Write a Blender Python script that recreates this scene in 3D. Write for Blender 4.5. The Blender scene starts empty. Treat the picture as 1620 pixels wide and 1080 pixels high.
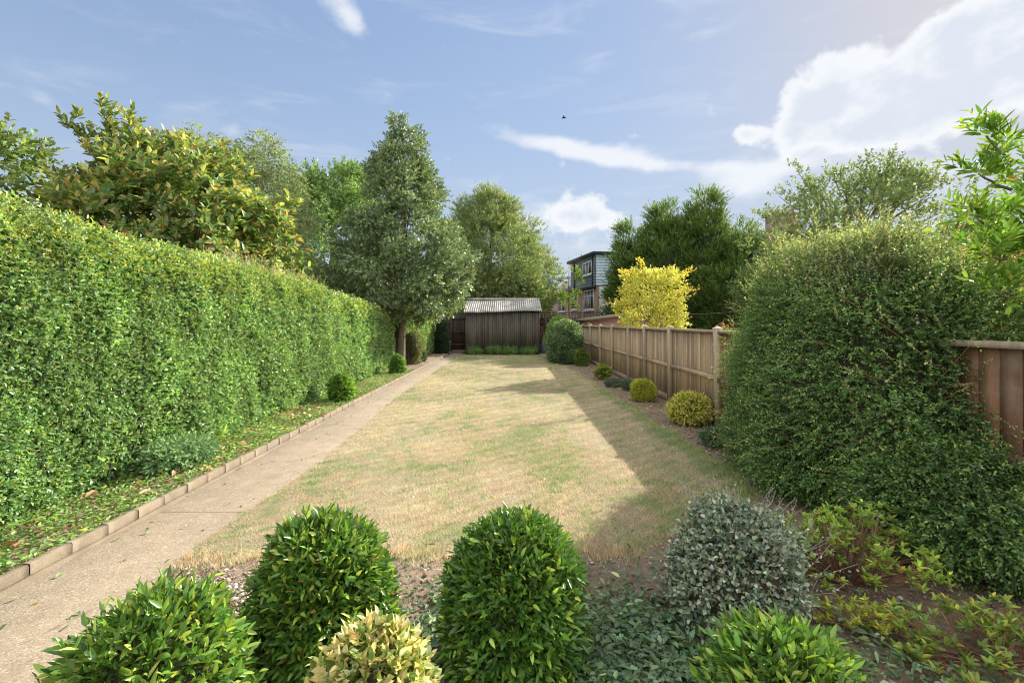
import bpy, math, random
import numpy as np
R = math.radians
rng = np.random.default_rng(7)
random.seed(7)
scene = bpy.context.scene

# ------------------------------------------------------------------ camera
CAMH = 1.55; F = 760.0; VX = 806.0; HY = 510.0
cam = bpy.data.cameras.new('camera'); camo = bpy.data.objects.new('camera', cam)
scene.collection.objects.link(camo)
camo.location = (0, 0, CAMH); camo.rotation_euler = (R(90), 0, 0)
cam.sensor_width = 36; cam.lens = 36*F/1620
cam.shift_x = (810-VX)/1620; cam.shift_y = -(540-HY)/1620
cam.clip_start = 0.05; cam.clip_end = 3000
scene.camera = camo

# ------------------------------------------------------------------ light
SUN_AZ = R(43)          # measured from +X towards +Y
SUN_EL = R(29.5)
SKY_S = 0.15
sl = bpy.data.lights.new('sun', 'SUN'); so = bpy.data.objects.new('sun', sl)
scene.collection.objects.link(so)
sl.energy = 3.6; sl.angle = R(0.55); sl.color = (1.0, 0.94, 0.84)
sd = (math.cos(SUN_EL)*math.cos(SUN_AZ), math.cos(SUN_EL)*math.sin(SUN_AZ), math.sin(SUN_EL))
from mathutils import Vector
so.rotation_euler = Vector(sd).to_track_quat('Z', 'Y').to_euler()
so.location = (20, 12, 20)
scene.render.filter_size = 1.05
try: scene.cycles.filter_width = 1.05
except Exception: pass
scene.view_settings.view_transform = 'Standard'
scene.view_settings.look = 'None'
scene.view_settings.gamma = 1
scene.view_settings.exposure = 1.33

class NT:
    """tiny node helper"""
    def __init__(s, tree): s.t = tree; s.n = tree.nodes; s.l = tree.links
    def new(s, typ, **kw):
        n = s.n.new(typ)
        for k, v in kw.items():
            if k.startswith('i_'):
                key = k[2:]
                key = int(key) if key.isdigit() else key.replace('_', ' ')
                s.set(n.inputs[key], v)
            else: setattr(n, k, v)
        return n
    def set(s, inp, v):
        if isinstance(v, bpy.types.NodeSocket): s.l.new(v, inp)
        else:
            try: inp.default_value = v
            except Exception: inp.default_value = (*v, 1)
    def m(s, op, a, b=None, c=None, clamp=False):
        n = s.n.new('ShaderNodeMath'); n.operation = op; n.use_clamp = clamp
        s.set(n.inputs[0], a)
        if b is not None: s.set(n.inputs[1], b)
        if c is not None: s.set(n.inputs[2], c)
        return n.outputs[0]
    def mix(s, f, a, b, blend='MIX'):
        n = s.n.new('ShaderNodeMix'); n.data_type = 'RGBA'; n.blend_type = blend
        s.set(n.inputs[0], f); s.set(n.inputs[6], a); s.set(n.inputs[7], b)
        return n.outputs[2]
    def noise(s, vec, scale, detail=4, rough=.55, dist=0.0):
        n = s.n.new('ShaderNodeTexNoise')
        if vec is not None: s.l.new(vec, n.inputs['Vector'])
        n.inputs['Scale'].default_value = scale; n.inputs['Detail'].default_value = detail
        n.inputs['Roughness'].default_value = rough; n.inputs['Distortion'].default_value = dist
        return n.outputs['Fac']
    def ramp(s, f, lo, hi, a=0.0, b=1.0):
        n = s.n.new('ShaderNodeMapRange'); n.interpolation_type = 'SMOOTHSTEP'
        s.set(n.inputs[0], f); s.set(n.inputs[1], lo); s.set(n.inputs[2], hi)
        s.set(n.inputs[3], a); s.set(n.inputs[4], b)
        return n.outputs[0]
    def mapping(s, vec, scale=(1,1,1), rot=(0,0,0), loc=(0,0,0)):
        n = s.n.new('ShaderNodeMapping'); s.l.new(vec, n.inputs[0])
        n.inputs['Scale'].default_value = scale; n.inputs['Rotation'].default_value = rot
        n.inputs['Location'].default_value = loc
        return n.outputs[0]

# world: Nishita sky with procedural clouds at infinity
w = bpy.data.worlds.new('World'); scene.world = w; w.use_nodes = True
t = NT(w.node_tree); t.n.clear()
sky = t.new('ShaderNodeTexSky', sky_type='NISHITA', sun_disc=False)
sky.sun_elevation = SUN_EL; sky.sun_rotation = R(90)-SUN_AZ
sky.air_density = 1.0; sky.dust_density = .5; sky.ozone_density = 1.2
geo = t.new('ShaderNodeTexCoord')
d = geo.outputs['Generated']
sep = t.new('ShaderNodeSeparateXYZ'); t.l.new(d, sep.inputs[0])
az = t.m('ARCTAN2', sep.outputs[0], sep.outputs[1])
el = t.m('ARCSINE', sep.outputs[2])
CL = [ # px, py, half-width, half-height, tilt(deg), amplitude
 (1670,40,190,80,25,1.5),(1530,120,165,58,22,1.25),(1390,150,135,50,20,1.15),(1285,178,80,45,0,1.1),(1340,235,150,36,0,.5),
 (1530,60,60,50,0,.5),
 (850,226,70,16,-8,.85),(945,242,80,17,-8,.75),(1060,262,90,10,-8,.5),(1165,285,60,22,0,.45),(1020,262,220,10,-9,.25),
 (910,335,62,24,0,1.15),(880,345,70,22,0,.55),(1040,345,200,40,4,.30),(1180,215,22,16,0,.8),(1150,300,100,30,0,.3),
 (540,14,46,24,-30,.58),(560,40,20,20,0,.4),(505,278,60,18,0,.8),(360,200,36,20,10,.7),(470,290,90,25,0,.5),
 (60,140,160,30,-28,.22),(50,250,150,50,0,.40),(130,200,80,12,-30,.25),(1500,330,220,50,5,.36),(1560,260,120,20,5,.4),(1430,260,100,30,0,.4),
 (870,400,220,35,0,.35),(760,200,90,20,15,.22),
]
warp = t.new('ShaderNodeTexNoise'); t.l.new(d, warp.inputs['Vector']); warp.inputs['Scale'].default_value = 5; warp.inputs['Detail'].default_value = 5
wsep = t.new('ShaderNodeSeparateColor'); t.l.new(warp.outputs['Color'], wsep.inputs[0])
az2 = t.m('ADD', az, t.m('MULTIPLY', t.m('SUBTRACT', wsep.outputs[0], .5), .10))
el2 = t.m('ADD', el, t.m('MULTIPLY', t.m('SUBTRACT', wsep.outputs[1], .5), .06))
tot = None; crisp = None; CR = {(1670,40),(1530,120),(1390,150),(1285,178),(910,335),(540,12),(1180,215),(505,278)}
for (px, py, hw, hh, tilt, amp) in CL:
    a0 = math.atan((px-VX)/F); e0 = math.atan((HY-py)/F*math.cos(a0))
    wa = hw/F*math.cos(a0)**2*1.15; we = hh/F*math.cos(a0)*1.15
    da = t.m('SUBTRACT', az2, a0); de = t.m('SUBTRACT', el2, e0)
    c, s_ = math.cos(R(tilt)), math.sin(R(tilt))
    u = t.m('ADD', t.m('MULTIPLY', da, c/wa), t.m('MULTIPLY', de, s_/wa))
    v = t.m('ADD', t.m('MULTIPLY', da, -s_/we), t.m('MULTIPLY', de, c/we))
    q = t.m('ADD', t.m('MULTIPLY', u, u), t.m('MULTIPLY', v, v))
    g = t.m('MULTIPLY', t.m('EXPONENT', t.m('MULTIPLY', q, -1.1)), amp)
    if (px, py) in CR: crisp = g if crisp is None else t.m('ADD', crisp, g)
    else: tot = g if tot is None else t.m('ADD', tot, g)
dv = t.mapping(d, scale=(1, 1, 1.5))
n1 = t.noise(dv, 8, 9, .58, .15); n2 = t.noise(t.mapping(d, scale=(1,1,4.5), rot=(0, R(14), 0)), 4, 7, .62, .6)
dens = t.m('ADD', tot, t.m('MULTIPLY', t.m('SUBTRACT', n1, .5), 1.5))
dens = t.ramp(dens, .34, 1.0)
n3 = t.noise(t.mapping(d, scale=(1, 1, 1.25)), 13, 10, .55, .1)
crs = t.m('ADD', t.m('MINIMUM', crisp, 1.2), t.m('MULTIPLY', t.m('SUBTRACT', n3, .5), 2.3)); crd = t.ramp(crs, .36, .72)
# bright cumulus added behind the camera and overhead, unseen, as fill light
beh = t.m('MAXIMUM', t.ramp(sep.outputs[1], .25, -.15), t.ramp(el, .85, 1.25))
n4_ = t.noise(d, 2.2, 8, .6, .2)
fill_cl = t.m('MULTIPLY', beh, t.m('MULTIPLY', t.ramp(n4_, .34, .52), t.ramp(el, -.02, .1)))
wisp = t.m('MULTIPLY', t.ramp(n2, .50, .82), .33)
hor = t.ramp(el, .55, .0, 0.0, .55)
bw = t.new('ShaderNodeRGBToBW'); t.l.new(sky.outputs[0], bw.inputs[0])
soft = t.m('DIVIDE', 1.0, t.m('ADD', 1.0, t.m('MULTIPLY', bw.outputs[0], .42)))   # soft shoulder, so the glow round the sun does not burn out
skyc = t.mix(1.0, sky.outputs[0], t.m('MULTIPLY', soft, 1.12), 'MULTIPLY')
skyc = t.mix(.30, skyc, (.88, .98, 1.24, 1))
CW = (0.375/SKY_S, 0.385/SKY_S, 0.40/SKY_S, 1)
CB = (0.29/SKY_S, 0.312/SKY_S, 0.355/SKY_S, 1)
cc = t.mix(t.ramp(n1, .38, .62), CB, CW)
c1 = t.mix(hor, skyc, (0.24/SKY_S, 0.27/SKY_S, 0.335/SKY_S, 1))
c2 = t.mix(wisp, c1, CW)
c3 = t.mix(t.m('MULTIPLY', dens, .85), c2, CW)
c3 = t.mix(t.m('MULTIPLY', crd, .93), c3, t.mix(t.m('MULTIPLY', t.ramp(crs, .75, 1.35), .85), CW, CB))
c3 = t.mix(t.m('MULTIPLY', fill_cl, .95), c3, (.68/SKY_S, .66/SKY_S, .62/SKY_S, 1))
bg = t.new('ShaderNodeBackground'); t.l.new(c3, bg.inputs[0]); bg.inputs[1].default_value = SKY_S
wo = t.new('ShaderNodeOutputWorld'); t.l.new(bg.outputs[0], wo.inputs[0])

# ------------------------------------------------------------------ pixel -> world helpers
def gp(px, py):            # point on the ground seen at a photo pixel
    D = CAMH*F/(py-HY); return ((px-VX)/F*D, D)
def wp(px, py, D):         # point at depth D
    return ((px-VX)/F*D, D, CAMH-(py-HY)/F*D)

# ------------------------------------------------------------------ object helpers
col = scene.collection
def tag(o, label=None, cat=None, group=None, kind=None):
    if label: o['label'] = label
    if cat: o['category'] = cat
    if group: o['group'] = group
    if kind: o['kind'] = kind
    return o
def thing(name, label, cat, loc, group=None, kind=None, rz=0):
    o = bpy.data.objects.new(name, None); col.objects.link(o)
    o.location = loc; o.rotation_euler = (0, 0, rz); o.empty_display_size = .1
    return tag(o, label, cat, group, kind)
def mkmesh(name, V, faces, mat, parent=None, cols=None, smooth=False, label=None):
    """V (n,3); faces = list of int arrays (m,k)"""
    V = np.asarray(V, dtype=np.float32)
    if parent is not None: V = V - np.array(parent.location, dtype=np.float32) if not parent.get('local') else V
    me = bpy.data.meshes.new(name)
    me.vertices.add(len(V)); me.vertices.foreach_set('co', V.ravel())
    faces = [np.asarray(f, dtype=np.int32) for f in faces if len(f)]
    tl = np.concatenate([f.ravel() for f in faces])
    ls, st = [], 0
    sizes = np.concatenate([np.full(len(f), f.shape[1], dtype=np.int32) for f in faces])
    starts = np.concatenate([[0], np.cumsum(sizes)[:-1]]).astype(np.int32)
    me.loops.add(len(tl)); me.loops.foreach_set('vertex_index', tl)
    me.polygons.add(len(sizes)); me.polygons.foreach_set('loop_start', starts)
    me.polygons.foreach_set('loop_total', sizes)
    me.update(calc_edges=True)
    if smooth: me.polygons.foreach_set('use_smooth', np.ones(len(sizes), dtype=bool))
    if cols is not None:
        ca = me.color_attributes.new('Col', 'FLOAT_COLOR', 'POINT')
        c4 = np.ones((len(V), 4), dtype=np.float32); c4[:, :3] = cols
        ca.data.foreach_set('color', c4.ravel())
    me.validate()
    me.materials.append(mat)
    o = bpy.data.objects.new(name, me); col.objects.link(o)
    if parent is not None: o.parent = parent
    if label: o['label'] = label
    return o

class MB:
    """collects boxes and tubes into one mesh, with a colour per piece"""
    def __init__(s): s.V = []; s.Q = []; s.T = []; s.C = []; s.n = 0
    def add(s, V, Q=None, T=None, c=(1,1,1)):
        V = np.asarray(V, dtype=float)
        s.V.append(V); s.C.append(np.tile(np.asarray(c, float), (len(V), 1)) if np.ndim(c) == 1 else c)
        if Q is not None and len(Q): s.Q.append(np.asarray(Q)+s.n)
        if T is not None and len(T): s.T.append(np.asarray(T)+s.n)
        s.n += len(V)
    def box(s, x0, x1, y0, y1, z0, z1, c=(1,1,1), M=None, tilt=0):
        V = np.array([(x, y, z) for z in (z0, z1) for y in (y0, y1) for x in (x0, x1)], float)
        if tilt:
            cx = V.mean(0); a = tilt; v = V-cx
            V = np.c_[v[:,0]*math.cos(a)-v[:,2]*math.sin(a), v[:,1], v[:,0]*math.sin(a)+v[:,2]*math.cos(a)]+cx
        if M is not None: V = M(V)
        s.add(V, [(0,2,3,1),(4,5,7,6),(0,1,5,4),(2,6,7,3),(0,4,6,2),(1,3,7,5)], c=c)
    def tube(s, pts, rad, k=6, c=(1,1,1), cap=True):
        pts = np.asarray(pts, float); n = len(pts); rad = np.broadcast_to(rad, (n,))
        tg = np.gradient(pts, axis=0); tg /= np.linalg.norm(tg, axis=1)[:, None]+1e-9
        ref = np.array([0.3, 0.9, 0.1]) if abs(tg[0][2]) > .8 else np.array([0, 0, 1.0])
        A = np.cross(tg, ref); A /= np.linalg.norm(A, axis=1)[:, None]+1e-9
        B = np.cross(tg, A)
        th = np.arange(k)*2*math.pi/k
        V = (pts[:, None]+rad[:, None, None]*(np.cos(th)[None, :, None]*A[:, None]+np.sin(th)[None, :, None]*B[:, None])).reshape(-1, 3)
        i = np.arange(n-1)[:, None]*k+np.arange(k)[None]; j = np.arange(n-1)[:, None]*k+(np.arange(k)[None]+1) % k
        Q = np.stack([i, j, j+k, i+k], -1).reshape(-1, 4)
        T = []
        if cap:
            V = np.vstack([V, pts[-1:]]); e = len(V)-1
            T = [((n-1)*k+a, (n-1)*k+(a+1) % k, e) for a in range(k)]
        s.add(V, Q, T, c)
    def build(s, name, mat, parent=None, smooth=False, label=None):
        F_ = []
        if s.Q: F_.append(np.vstack(s.Q))
        if s.T: F_.append(np.vstack(s.T))
        return mkmesh(name, np.vstack(s.V), F_, mat, parent, np.vstack(s.C), smooth, label)

# ------------------------------------------------------------------ materials
def newmat(name):
    m = bpy.data.materials.new(name); m.use_nodes = True
    t = NT(m.node_tree); t.n.clear()
    out = t.new('ShaderNodeOutputMaterial')
    return m, t, out
def leafmat(name, rough=.42, trans=.38, spec=.5, tint=(1.25, 1.2, .55), var=.25, gain=1.3):
    m, t, out = newmat(name)
    at = t.new('ShaderNodeAttribute', attribute_name='Col')
    oc = t.new('ShaderNodeTexCoord')
    n = t.noise(oc.outputs['Object'], 2.2, 3)
    f = t.ramp(n, .3, .7, gain*(1-var), gain*(1+var))
    c = t.mix(1.0, at.outputs['Color'], t.m('MULTIPLY', f, 1.0), 'MULTIPLY')
    cb = t.new('ShaderNodeCombineXYZ')
    p = t.new('ShaderNodeBsdfPrincipled'); t.l.new(c, p.inputs['Base Color'])
    p.inputs['Roughness'].default_value = rough; p.inputs['Specular IOR Level'].default_value = spec
    tr = t.new('ShaderNodeBsdfTranslucent')
    t.l.new(t.mix(1.0, c, (*tint, 1), 'MULTIPLY'), tr.inputs[0])
    ms = t.new('ShaderNodeMixShader'); ms.inputs[0].default_value = trans
    t.l.new(p.outputs[0], ms.inputs[1]); t.l.new(tr.outputs[0], ms.inputs[2])
    t.l.new(ms.outputs[0], out.inputs[0])
    return m
def plain(name, colr, rough=.8, nscale=8, var=.3, bump=.3, bscale=40, stretch=(1,1,1), use_col=False, spec=.3, metal=0, dirt=None, dirtscale=1.2):
    m, t, out = newmat(name)
    oc = t.new('ShaderNodeTexCoord'); v = t.mapping(oc.outputs['Object'], scale=stretch)
    n = t.noise(v, nscale, 6, .6); n2 = t.noise(v, bscale, 5, .65)
    base = (*colr, 1)
    if use_col:
        at = t.new('ShaderNodeAttribute', attribute_name='Col')
        base = t.mix(1.0, at.outputs['Color'], (*colr, 1), 'MULTIPLY')
    f = t.m('MULTIPLY', t.ramp(n, .25, .75, 1-var, 1+var), t.ramp(n2, .3, .7, 1-var*.6, 1+var*.6))
    c = t.mix(1.0, base, f, 'MULTIPLY')
    if dirt:
        dn = t.noise(oc.outputs['Object'], dirtscale, 6, .65)
        c = t.mix(t.ramp(dn, .48, .7, 0, .75), c, (*dirt, 1))
    p = t.new('ShaderNodeBsdfPrincipled'); t.l.new(c, p.inputs['Base Color'])
    p.inputs['Roughness'].default_value = rough; p.inputs['Specular IOR Level'].default_value = spec
    p.inputs['Metallic'].default_value = metal
    b = t.new('ShaderNodeBump'); b.inputs['Strength'].default_value = bump; b.inputs['Distance'].default_value = .01
    t.l.new(n2, b.inputs['Height']); t.l.new(b.outputs[0], p.inputs['Normal'])
    t.l.new(p.outputs[0], out.inputs[0])
    return m

M = {}
M['leaf'] = leafmat('leaf_satin', .45, .36, .45)
M['leaf_far'] = leafmat('leaf_distant', .55, .38, .3)
M['leaf_gloss'] = leafmat('leaf_glossy', .33, .25, .6, var=.15)
M['leaf_hedge'] = leafmat('leaf_hedge', .36, .32, .55, var=.22)
M['leaf_grey'] = leafmat('leaf_felted', .75, .2, .15, tint=(1.1, 1.1, .9), var=.15)
M['leaf_gold'] = leafmat('leaf_golden', .5, .5, .3, tint=(1.1, 1.0, .5), var=.12, gain=1.05)
M['twig'] = plain('twig_brown', (.16, .12, .085), .9, 10, .35)
M['inner'] = plain('twig_shade_core', (.055, .052, .03), .95, 14, .4, .8, 50)  # dark brown painting the shade deep in foliage; stems wear it too
M['inner_green'] = plain('inner_shade_green', (.05, .075, .032), .95, 2, .6, 1.0, 5)  # dark green painting the shade inside conifer crowns
M['bark'] = plain('bark', (.17, .14, .11), .95, 6, .4, .9, 30, (1, 1, .3))
M['bark_pale'] = plain('bark_pale', (.36, .31, .25), .9, 5, .35, .6, 25, (1, 1, .3))
M['concrete_kerb'] = plain('kerb_concrete', (.29, .235, .17), .95, 5, .22, .7, 160, use_col=True, dirt=(.24, .21, .165), dirtscale=2.5)
M['fence_wood'] = plain('fence_wood', (.48, .355, .245), .85, 3, .22, .5, 30, (4, 4, .35), use_col=True, dirt=(.34, .28, .21), dirtscale=1.3)
M['post_wood'] = plain('post_wood', (.40, .32, .235), .85, 3, .25, .5, 30, (4, 4, .3), use_col=True)
M['dark_wood'] = plain('dark_fence_wood', (.065, .05, .042), .85, 3, .3, .5, 30, (4, 4, .4), use_col=True)
M['shed_wood'] = plain('shed_wood', (.125, .11, .095), .8, 2.2, .35, .5, 26, (3, 3, .3), use_col=True, dirt=(.12, .135, .08), dirtscale=.9)
M['roof_sheet'] = plain('corrugated_sheet', (.40, .39, .37), .8, 3, .35, .4, 20, (1, 1, 1), use_col=True, dirt=(.2, .19, .16), dirtscale=2)
M['white_paint'] = plain('white_paint', (.72, .73, .74), .5, 5, .06, .05)
M['slate_clad'] = plain('slate_cladding', (.15, .18, .22), .5, 5, .2, .2, use_col=True)
M['pink_wall'] = plain('pink_render', (.36, .22, .17), .9, 3, .12, .3)
M['felt'] = plain('roof_felt', (.30, .25, .2), .9, 4, .2, .3)
M['lead'] = plain('dark_trim', (.04, .045, .05), .6, 5, .15, .1)
M['terracotta'] = plain('terracotta', (.42, .24, .15), .85, 6, .2, .3)
M['grey_stone'] = plain('grey_plastic', (.25, .27, .3), .6, 5, .3, .3)
M['tarp'] = plain('blue_grey_tarp', (.16, .2, .25), .45, 6, .35, .6, 12)
M['metal'] = plain('dull_metal', (.3, .3, .3), .45, 6, .1, .1, metal=.7)
M['petal'] = leafmat('petals', .5, .4, .3, tint=(1, .8, .8))
def glassmat():
    m, t, out = newmat('window_glass')
    p = t.new('ShaderNodeBsdfPrincipled'); p.inputs['Base Color'].default_value = (.03, .045, .06, 1)
    p.inputs['Roughness'].default_value = .06; p.inputs['Specular IOR Level'].default_value = .9
    t.l.new(p.outputs[0], out.inputs[0]); return m
M['glass'] = glassmat()
def brickmat(name, a, b, scale=6.5, mortar=(.35, .3, .26)):
    m, t, out = newmat(name)
    oc = t.new('ShaderNodeTexCoord')
    v = t.mapping(oc.outputs['Object'], rot=(R(90), 0, 0))
    sepn = t.new('ShaderNodeSeparateXYZ'); t.l.new(oc.outputs['Object'], sepn.inputs[0])
    cb = t.new('ShaderNodeCombineXYZ')
    t.l.new(t.m('ADD', sepn.outputs[0], sepn.outputs[1]), cb.inputs[0]); t.l.new(sepn.outputs[2], cb.inputs[1])
    br = t.new('ShaderNodeTexBrick'); t.l.new(cb.outputs[0], br.inputs[0])
    br.inputs['Color1'].default_value = (*a, 1); br.inputs['Color2'].default_value = (*b, 1)
    br.inputs['Mortar'].default_value = (*mortar, 1); br.inputs['Scale'].default_value = scale
    br.inputs['Mortar Size'].default_value = .03
    n = t.noise(oc.outputs['Object'], 3, 5)
    c = t.mix(1.0, br.outputs['Color'], t.ramp(n, .3, .7, .75, 1.2), 'MULTIPLY')
    p = t.new('ShaderNodeBsdfPrincipled'); t.l.new(c, p.inputs['Base Color']); p.inputs['Roughness'].default_value = .9
    t.l.new(p.outputs[0], out.inputs[0]); return m
M['brick'] = brickmat('brick_wall', (.36, .21, .16), (.29, .17, .13))
M['tiles'] = brickmat('roof_tiles', (.20, .16, .14), (.16, .13, .115), 4, (.09, .08, .07))
M['chimney'] = brickmat('chimney_brick', (.30, .19, .14), (.22, .14, .11), 4.5)

def lawn_nodes(t, blades):
    oc = t.new('ShaderNodeTexCoord'); v = oc.outputs['Object']
    vs = t.mapping(v, scale=(1, .8, 0.02))
    n1 = t.noise(vs, 1.5, 6, .72, .6)       # patches of green
    n2 = t.noise(vs, 5.5, 6, .65)
    n3 = t.noise(vs, .33, 3, .5)
    n4 = t.noise(v, 55, 3, .6)
    g = t.m('ADD', t.m('ADD', n1, t.m('MULTIPLY', t.m('SUBTRACT', n3, .5), .6)), t.m('MULTIPLY', t.m('SUBTRACT', n2, .5), .7))
    # greener along the borders of the lawn, where it is watered from the beds
    sp = t.new('ShaderNodeSeparateXYZ'); t.l.new(v, sp.inputs[0])
    edge = t.ramp(sp.outputs[0], 1.85, 2.25, 0, .30)
    far = t.ramp(sp.outputs[1], 17, 22, 0, .14)
    g = t.m('ADD', g, t.m('ADD', edge, far))
    if blades:
        at = t.new('ShaderNodeAttribute', attribute_name='Col')
        sc = t.new('ShaderNodeSeparateColor'); t.l.new(at.outputs['Color'], sc.inputs[0])
        g = t.m('ADD', g, t.m('MULTIPLY', t.m('SUBTRACT', sc.outputs[0], .5), .42))
    f = t.ramp(g, .475, .65)
    straw = t.mix(t.ramp(n2, .35, .65), (.69, .565, .37, 1), (.84, .73, .50, 1))
    straw = t.mix(t.ramp(n3, .35, .62, 0, .45), straw, (.62, .46, .30, 1))
    green = t.mix(n4, (.22, .35, .10, 1), (.38, .48, .18, 1))
    c = t.mix(t.m('MULTIPLY', f, .8), straw, green)
    if blades: c = t.mix(1.0, c, t.m('ADD', t.m('MULTIPLY', sc.outputs[1], .85), .65), 'MULTIPLY')
    else: c = t.mix(1.0, c, t.ramp(n4, .3, .7, .28, .6), 'MULTIPLY')
    return c, n4, v
m, t, out = newmat('lawn_turf'); c, n4, v = lawn_nodes(t, False)
p = t.new('ShaderNodeBsdfPrincipled'); t.l.new(c, p.inputs['Base Color']); p.inputs['Roughness'].default_value = .95
b = t.new('ShaderNodeBump'); b.inputs['Strength'].default_value = .8; b.inputs['Distance'].default_value = .02
t.l.new(t.noise(v, 90, 3), b.inputs['Height']); t.l.new(b.outputs[0], p.inputs['Normal']); t.l.new(p.outputs[0], out.inputs[0]); M['turf'] = m
m, t, out = newmat('grass_blades'); c, n4, v = lawn_nodes(t, True)
p = t.new('ShaderNodeBsdfPrincipled'); t.l.new(c, p.inputs['Base Color']); p.inputs['Roughness'].default_value = .8
p.inputs['Specular IOR Level'].default_value = .2
tr = t.new('ShaderNodeBsdfTranslucent'); t.l.new(c, tr.inputs[0]); ms = t.new('ShaderNodeMixShader'); ms.inputs[0].default_value = .3
t.l.new(p.outputs[0], ms.inputs[1]); t.l.new(tr.outputs[0], ms.inputs[2]); t.l.new(ms.outputs[0], out.inputs[0]); M['blade'] = m

def soilmat(name, a, b_, stone, st=.12):
    m, t, out = newmat(name)
    oc = t.new('ShaderNodeTexCoord'); v = oc.outputs['Object']
    n1 = t.noise(v, 1.3, 6, .65); n2 = t.noise(v, 28, 6, .7); n3 = t.noise(v, 110, 3, .6)
    c = t.mix(t.ramp(n1, .3, .7), (*a, 1), (*b_, 1))
    c = t.mix(1.0, c, t.ramp(n2, .25, .75, .6, 1.35), 'MULTIPLY')
    vo = t.new('ShaderNodeTexVoronoi'); t.l.new(v, vo.inputs['Vector']); vo.inputs['Scale'].default_value = 60
    sc = t.new('ShaderNodeSeparateColor'); t.l.new(vo.outputs['Color'], sc.inputs[0])
    stn = t.m('MULTIPLY', t.m('LESS_THAN', sc.outputs[0], st), t.ramp(vo.outputs['Distance'], .5, .3))
    c = t.mix(stn, c, (*stone, 1))
    p = t.new('ShaderNodeBsdfPrincipled'); t.l.new(c, p.inputs['Base Color']); p.inputs['Roughness'].default_value = .95
    h = t.m('ADD', t.m('ADD', n2, t.m('MULTIPLY', n3, .4)), t.m('MULTIPLY', stn, .25))
    b = t.new('ShaderNodeBump'); b.inputs['Strength'].default_value = 1; b.inputs['Distance'].default_value = .025
    t.l.new(h, b.inputs['Height']); t.l.new(b.outputs[0], p.inputs['Normal']); t.l.new(p.outputs[0], out.inputs[0])
    return m
M['soil'] = soilmat('bed_soil', (.25, .175, .125), (.36, .265, .19), (.55, .47, .38))
m, t, out = newmat('path_concrete')
oc = t.new('ShaderNodeTexCoord'); v = oc.outputs['Object']
n1 = t.noise(v, .9, 6, .65); n2 = t.noise(v, 150, 2, .6); n3 = t.noise(v, 7, 6, .7)
c = t.mix(t.ramp(n1, .3, .7), (.30, .235, .165, 1), (.235, .19, .135, 1))
c = t.mix(1.0, c, t.ramp(n3, .25, .75, .85, 1.12), 'MULTIPLY')
c = t.mix(1.0, c, t.ramp(n2, .35, .65, .86, 1.12), 'MULTIPLY')
vo = t.new('ShaderNodeTexVoronoi'); t.l.new(v, vo.inputs['Vector']); vo.inputs['Scale'].default_value = 110
sc = t.new('ShaderNodeSeparateColor'); t.l.new(vo.outputs['Color'], sc.inputs[0])
c = t.mix(t.m('MULTIPLY', t.m('LESS_THAN', sc.outputs[0], .12), .45), c, (.46, .40, .31, 1))
c = t.mix(t.m('MULTIPLY', t.m('GREATER_THAN', sc.outputs[1], .9), .5), c, (.14, .11, .09, 1))
vc = t.new('ShaderNodeTexVoronoi', feature='DISTANCE_TO_EDGE'); t.l.new(t.mapping(v, scale=(1, .45, 1)), vc.inputs['Vector']); vc.inputs['Scale'].default_value = .55; vc.inputs['Randomness'].default_value = 1
wv = t.noise(v, 6, 5, .7); 
crk = t.ramp(t.m('ADD', vc.outputs['Distance'], t.m('MULTIPLY', t.m('SUBTRACT', wv, .5), .05)), .0035, .0)
c = t.mix(t.m('MULTIPLY', crk, .6), c, (.12, .10, .08, 1))
st_ = t.noise(v, 1.9, 7, .7, .8); c = t.mix(t.ramp(st_, .56, .74, 0, .5), c, (.20, .17, .125, 1))
spx = t.new('ShaderNodeSeparateXYZ'); t.l.new(v, spx.inputs[0]); gr = t.m('MULTIPLY', t.ramp(spx.outputs[0], -2.78, -2.88), t.ramp(n3, .35, .6)); c = t.mix(t.m('MULTIPLY', gr, .6), c, (.16, .145, .09, 1))
p = t.new('ShaderNodeBsdfPrincipled'); t.l.new(c, p.inputs['Base Color']); p.inputs['Roughness'].default_value = .92
b = t.new('ShaderNodeBump'); b.inputs['Strength'].default_value = .7; b.inputs['Distance'].default_value = .008
t.l.new(t.noise(v, 120, 3), b.inputs['Height']); t.l.new(b.outputs[0], p.inputs['Normal']); t.l.new(p.outputs[0], out.inputs[0]); M['path'] = m
# ------------------------------------------------------------------ foliage engine
def unit(v): return v/(np.linalg.norm(v, axis=-1, keepdims=True)+1e-9)
def fnoise(P, f=1.0, seed=0):
    r = np.random.default_rng(seed); s = 0
    for k in range(5):
        a = r.normal(size=3)*f*(1+.5*k); s = s+np.sin(P@a+r.uniform(0, 6.28))/(1+.35*k)
    return s/3.0
T6 = np.array([(0,0,0),(.30,.5,.5),(.70,.37,.25),(1,0,-.6),(.70,-.37,.25),(.30,-.5,.5)], float)
T4 = np.array([(0,0,0),(.5,.5,.4),(1,0,-.3),(.5,-.5,.4)], float)
def leaf_geo(P, A, N, L, W, six=True, fold=.35):
    n = len(P); T = T6 if six else T4
    A = unit(A); N = unit(N-A*np.sum(N*A, axis=1, keepdims=True)); B = np.cross(N, A)
    X = T[:, 0][None, :, None]*L[:, None, None]; Y = T[:, 1][None, :, None]*W[:, None, None]; Z = T[:, 2][None, :, None]*(fold*W)[:, None, None]
    V = (P[:, None]+X*A[:, None]+Y*B[:, None]+Z*N[:, None]).reshape(-1, 3)
    k = len(T); o = (np.arange(n)*k)[:, None]
    if six: Fc = [np.vstack([o+np.array([0,3,2,1]), o+np.array([0,5,4,3])])]
    else: Fc = [np.vstack([o+np.array([0,2,1]), o+np.array([0,3,2])])]
    return V, Fc, k
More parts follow.
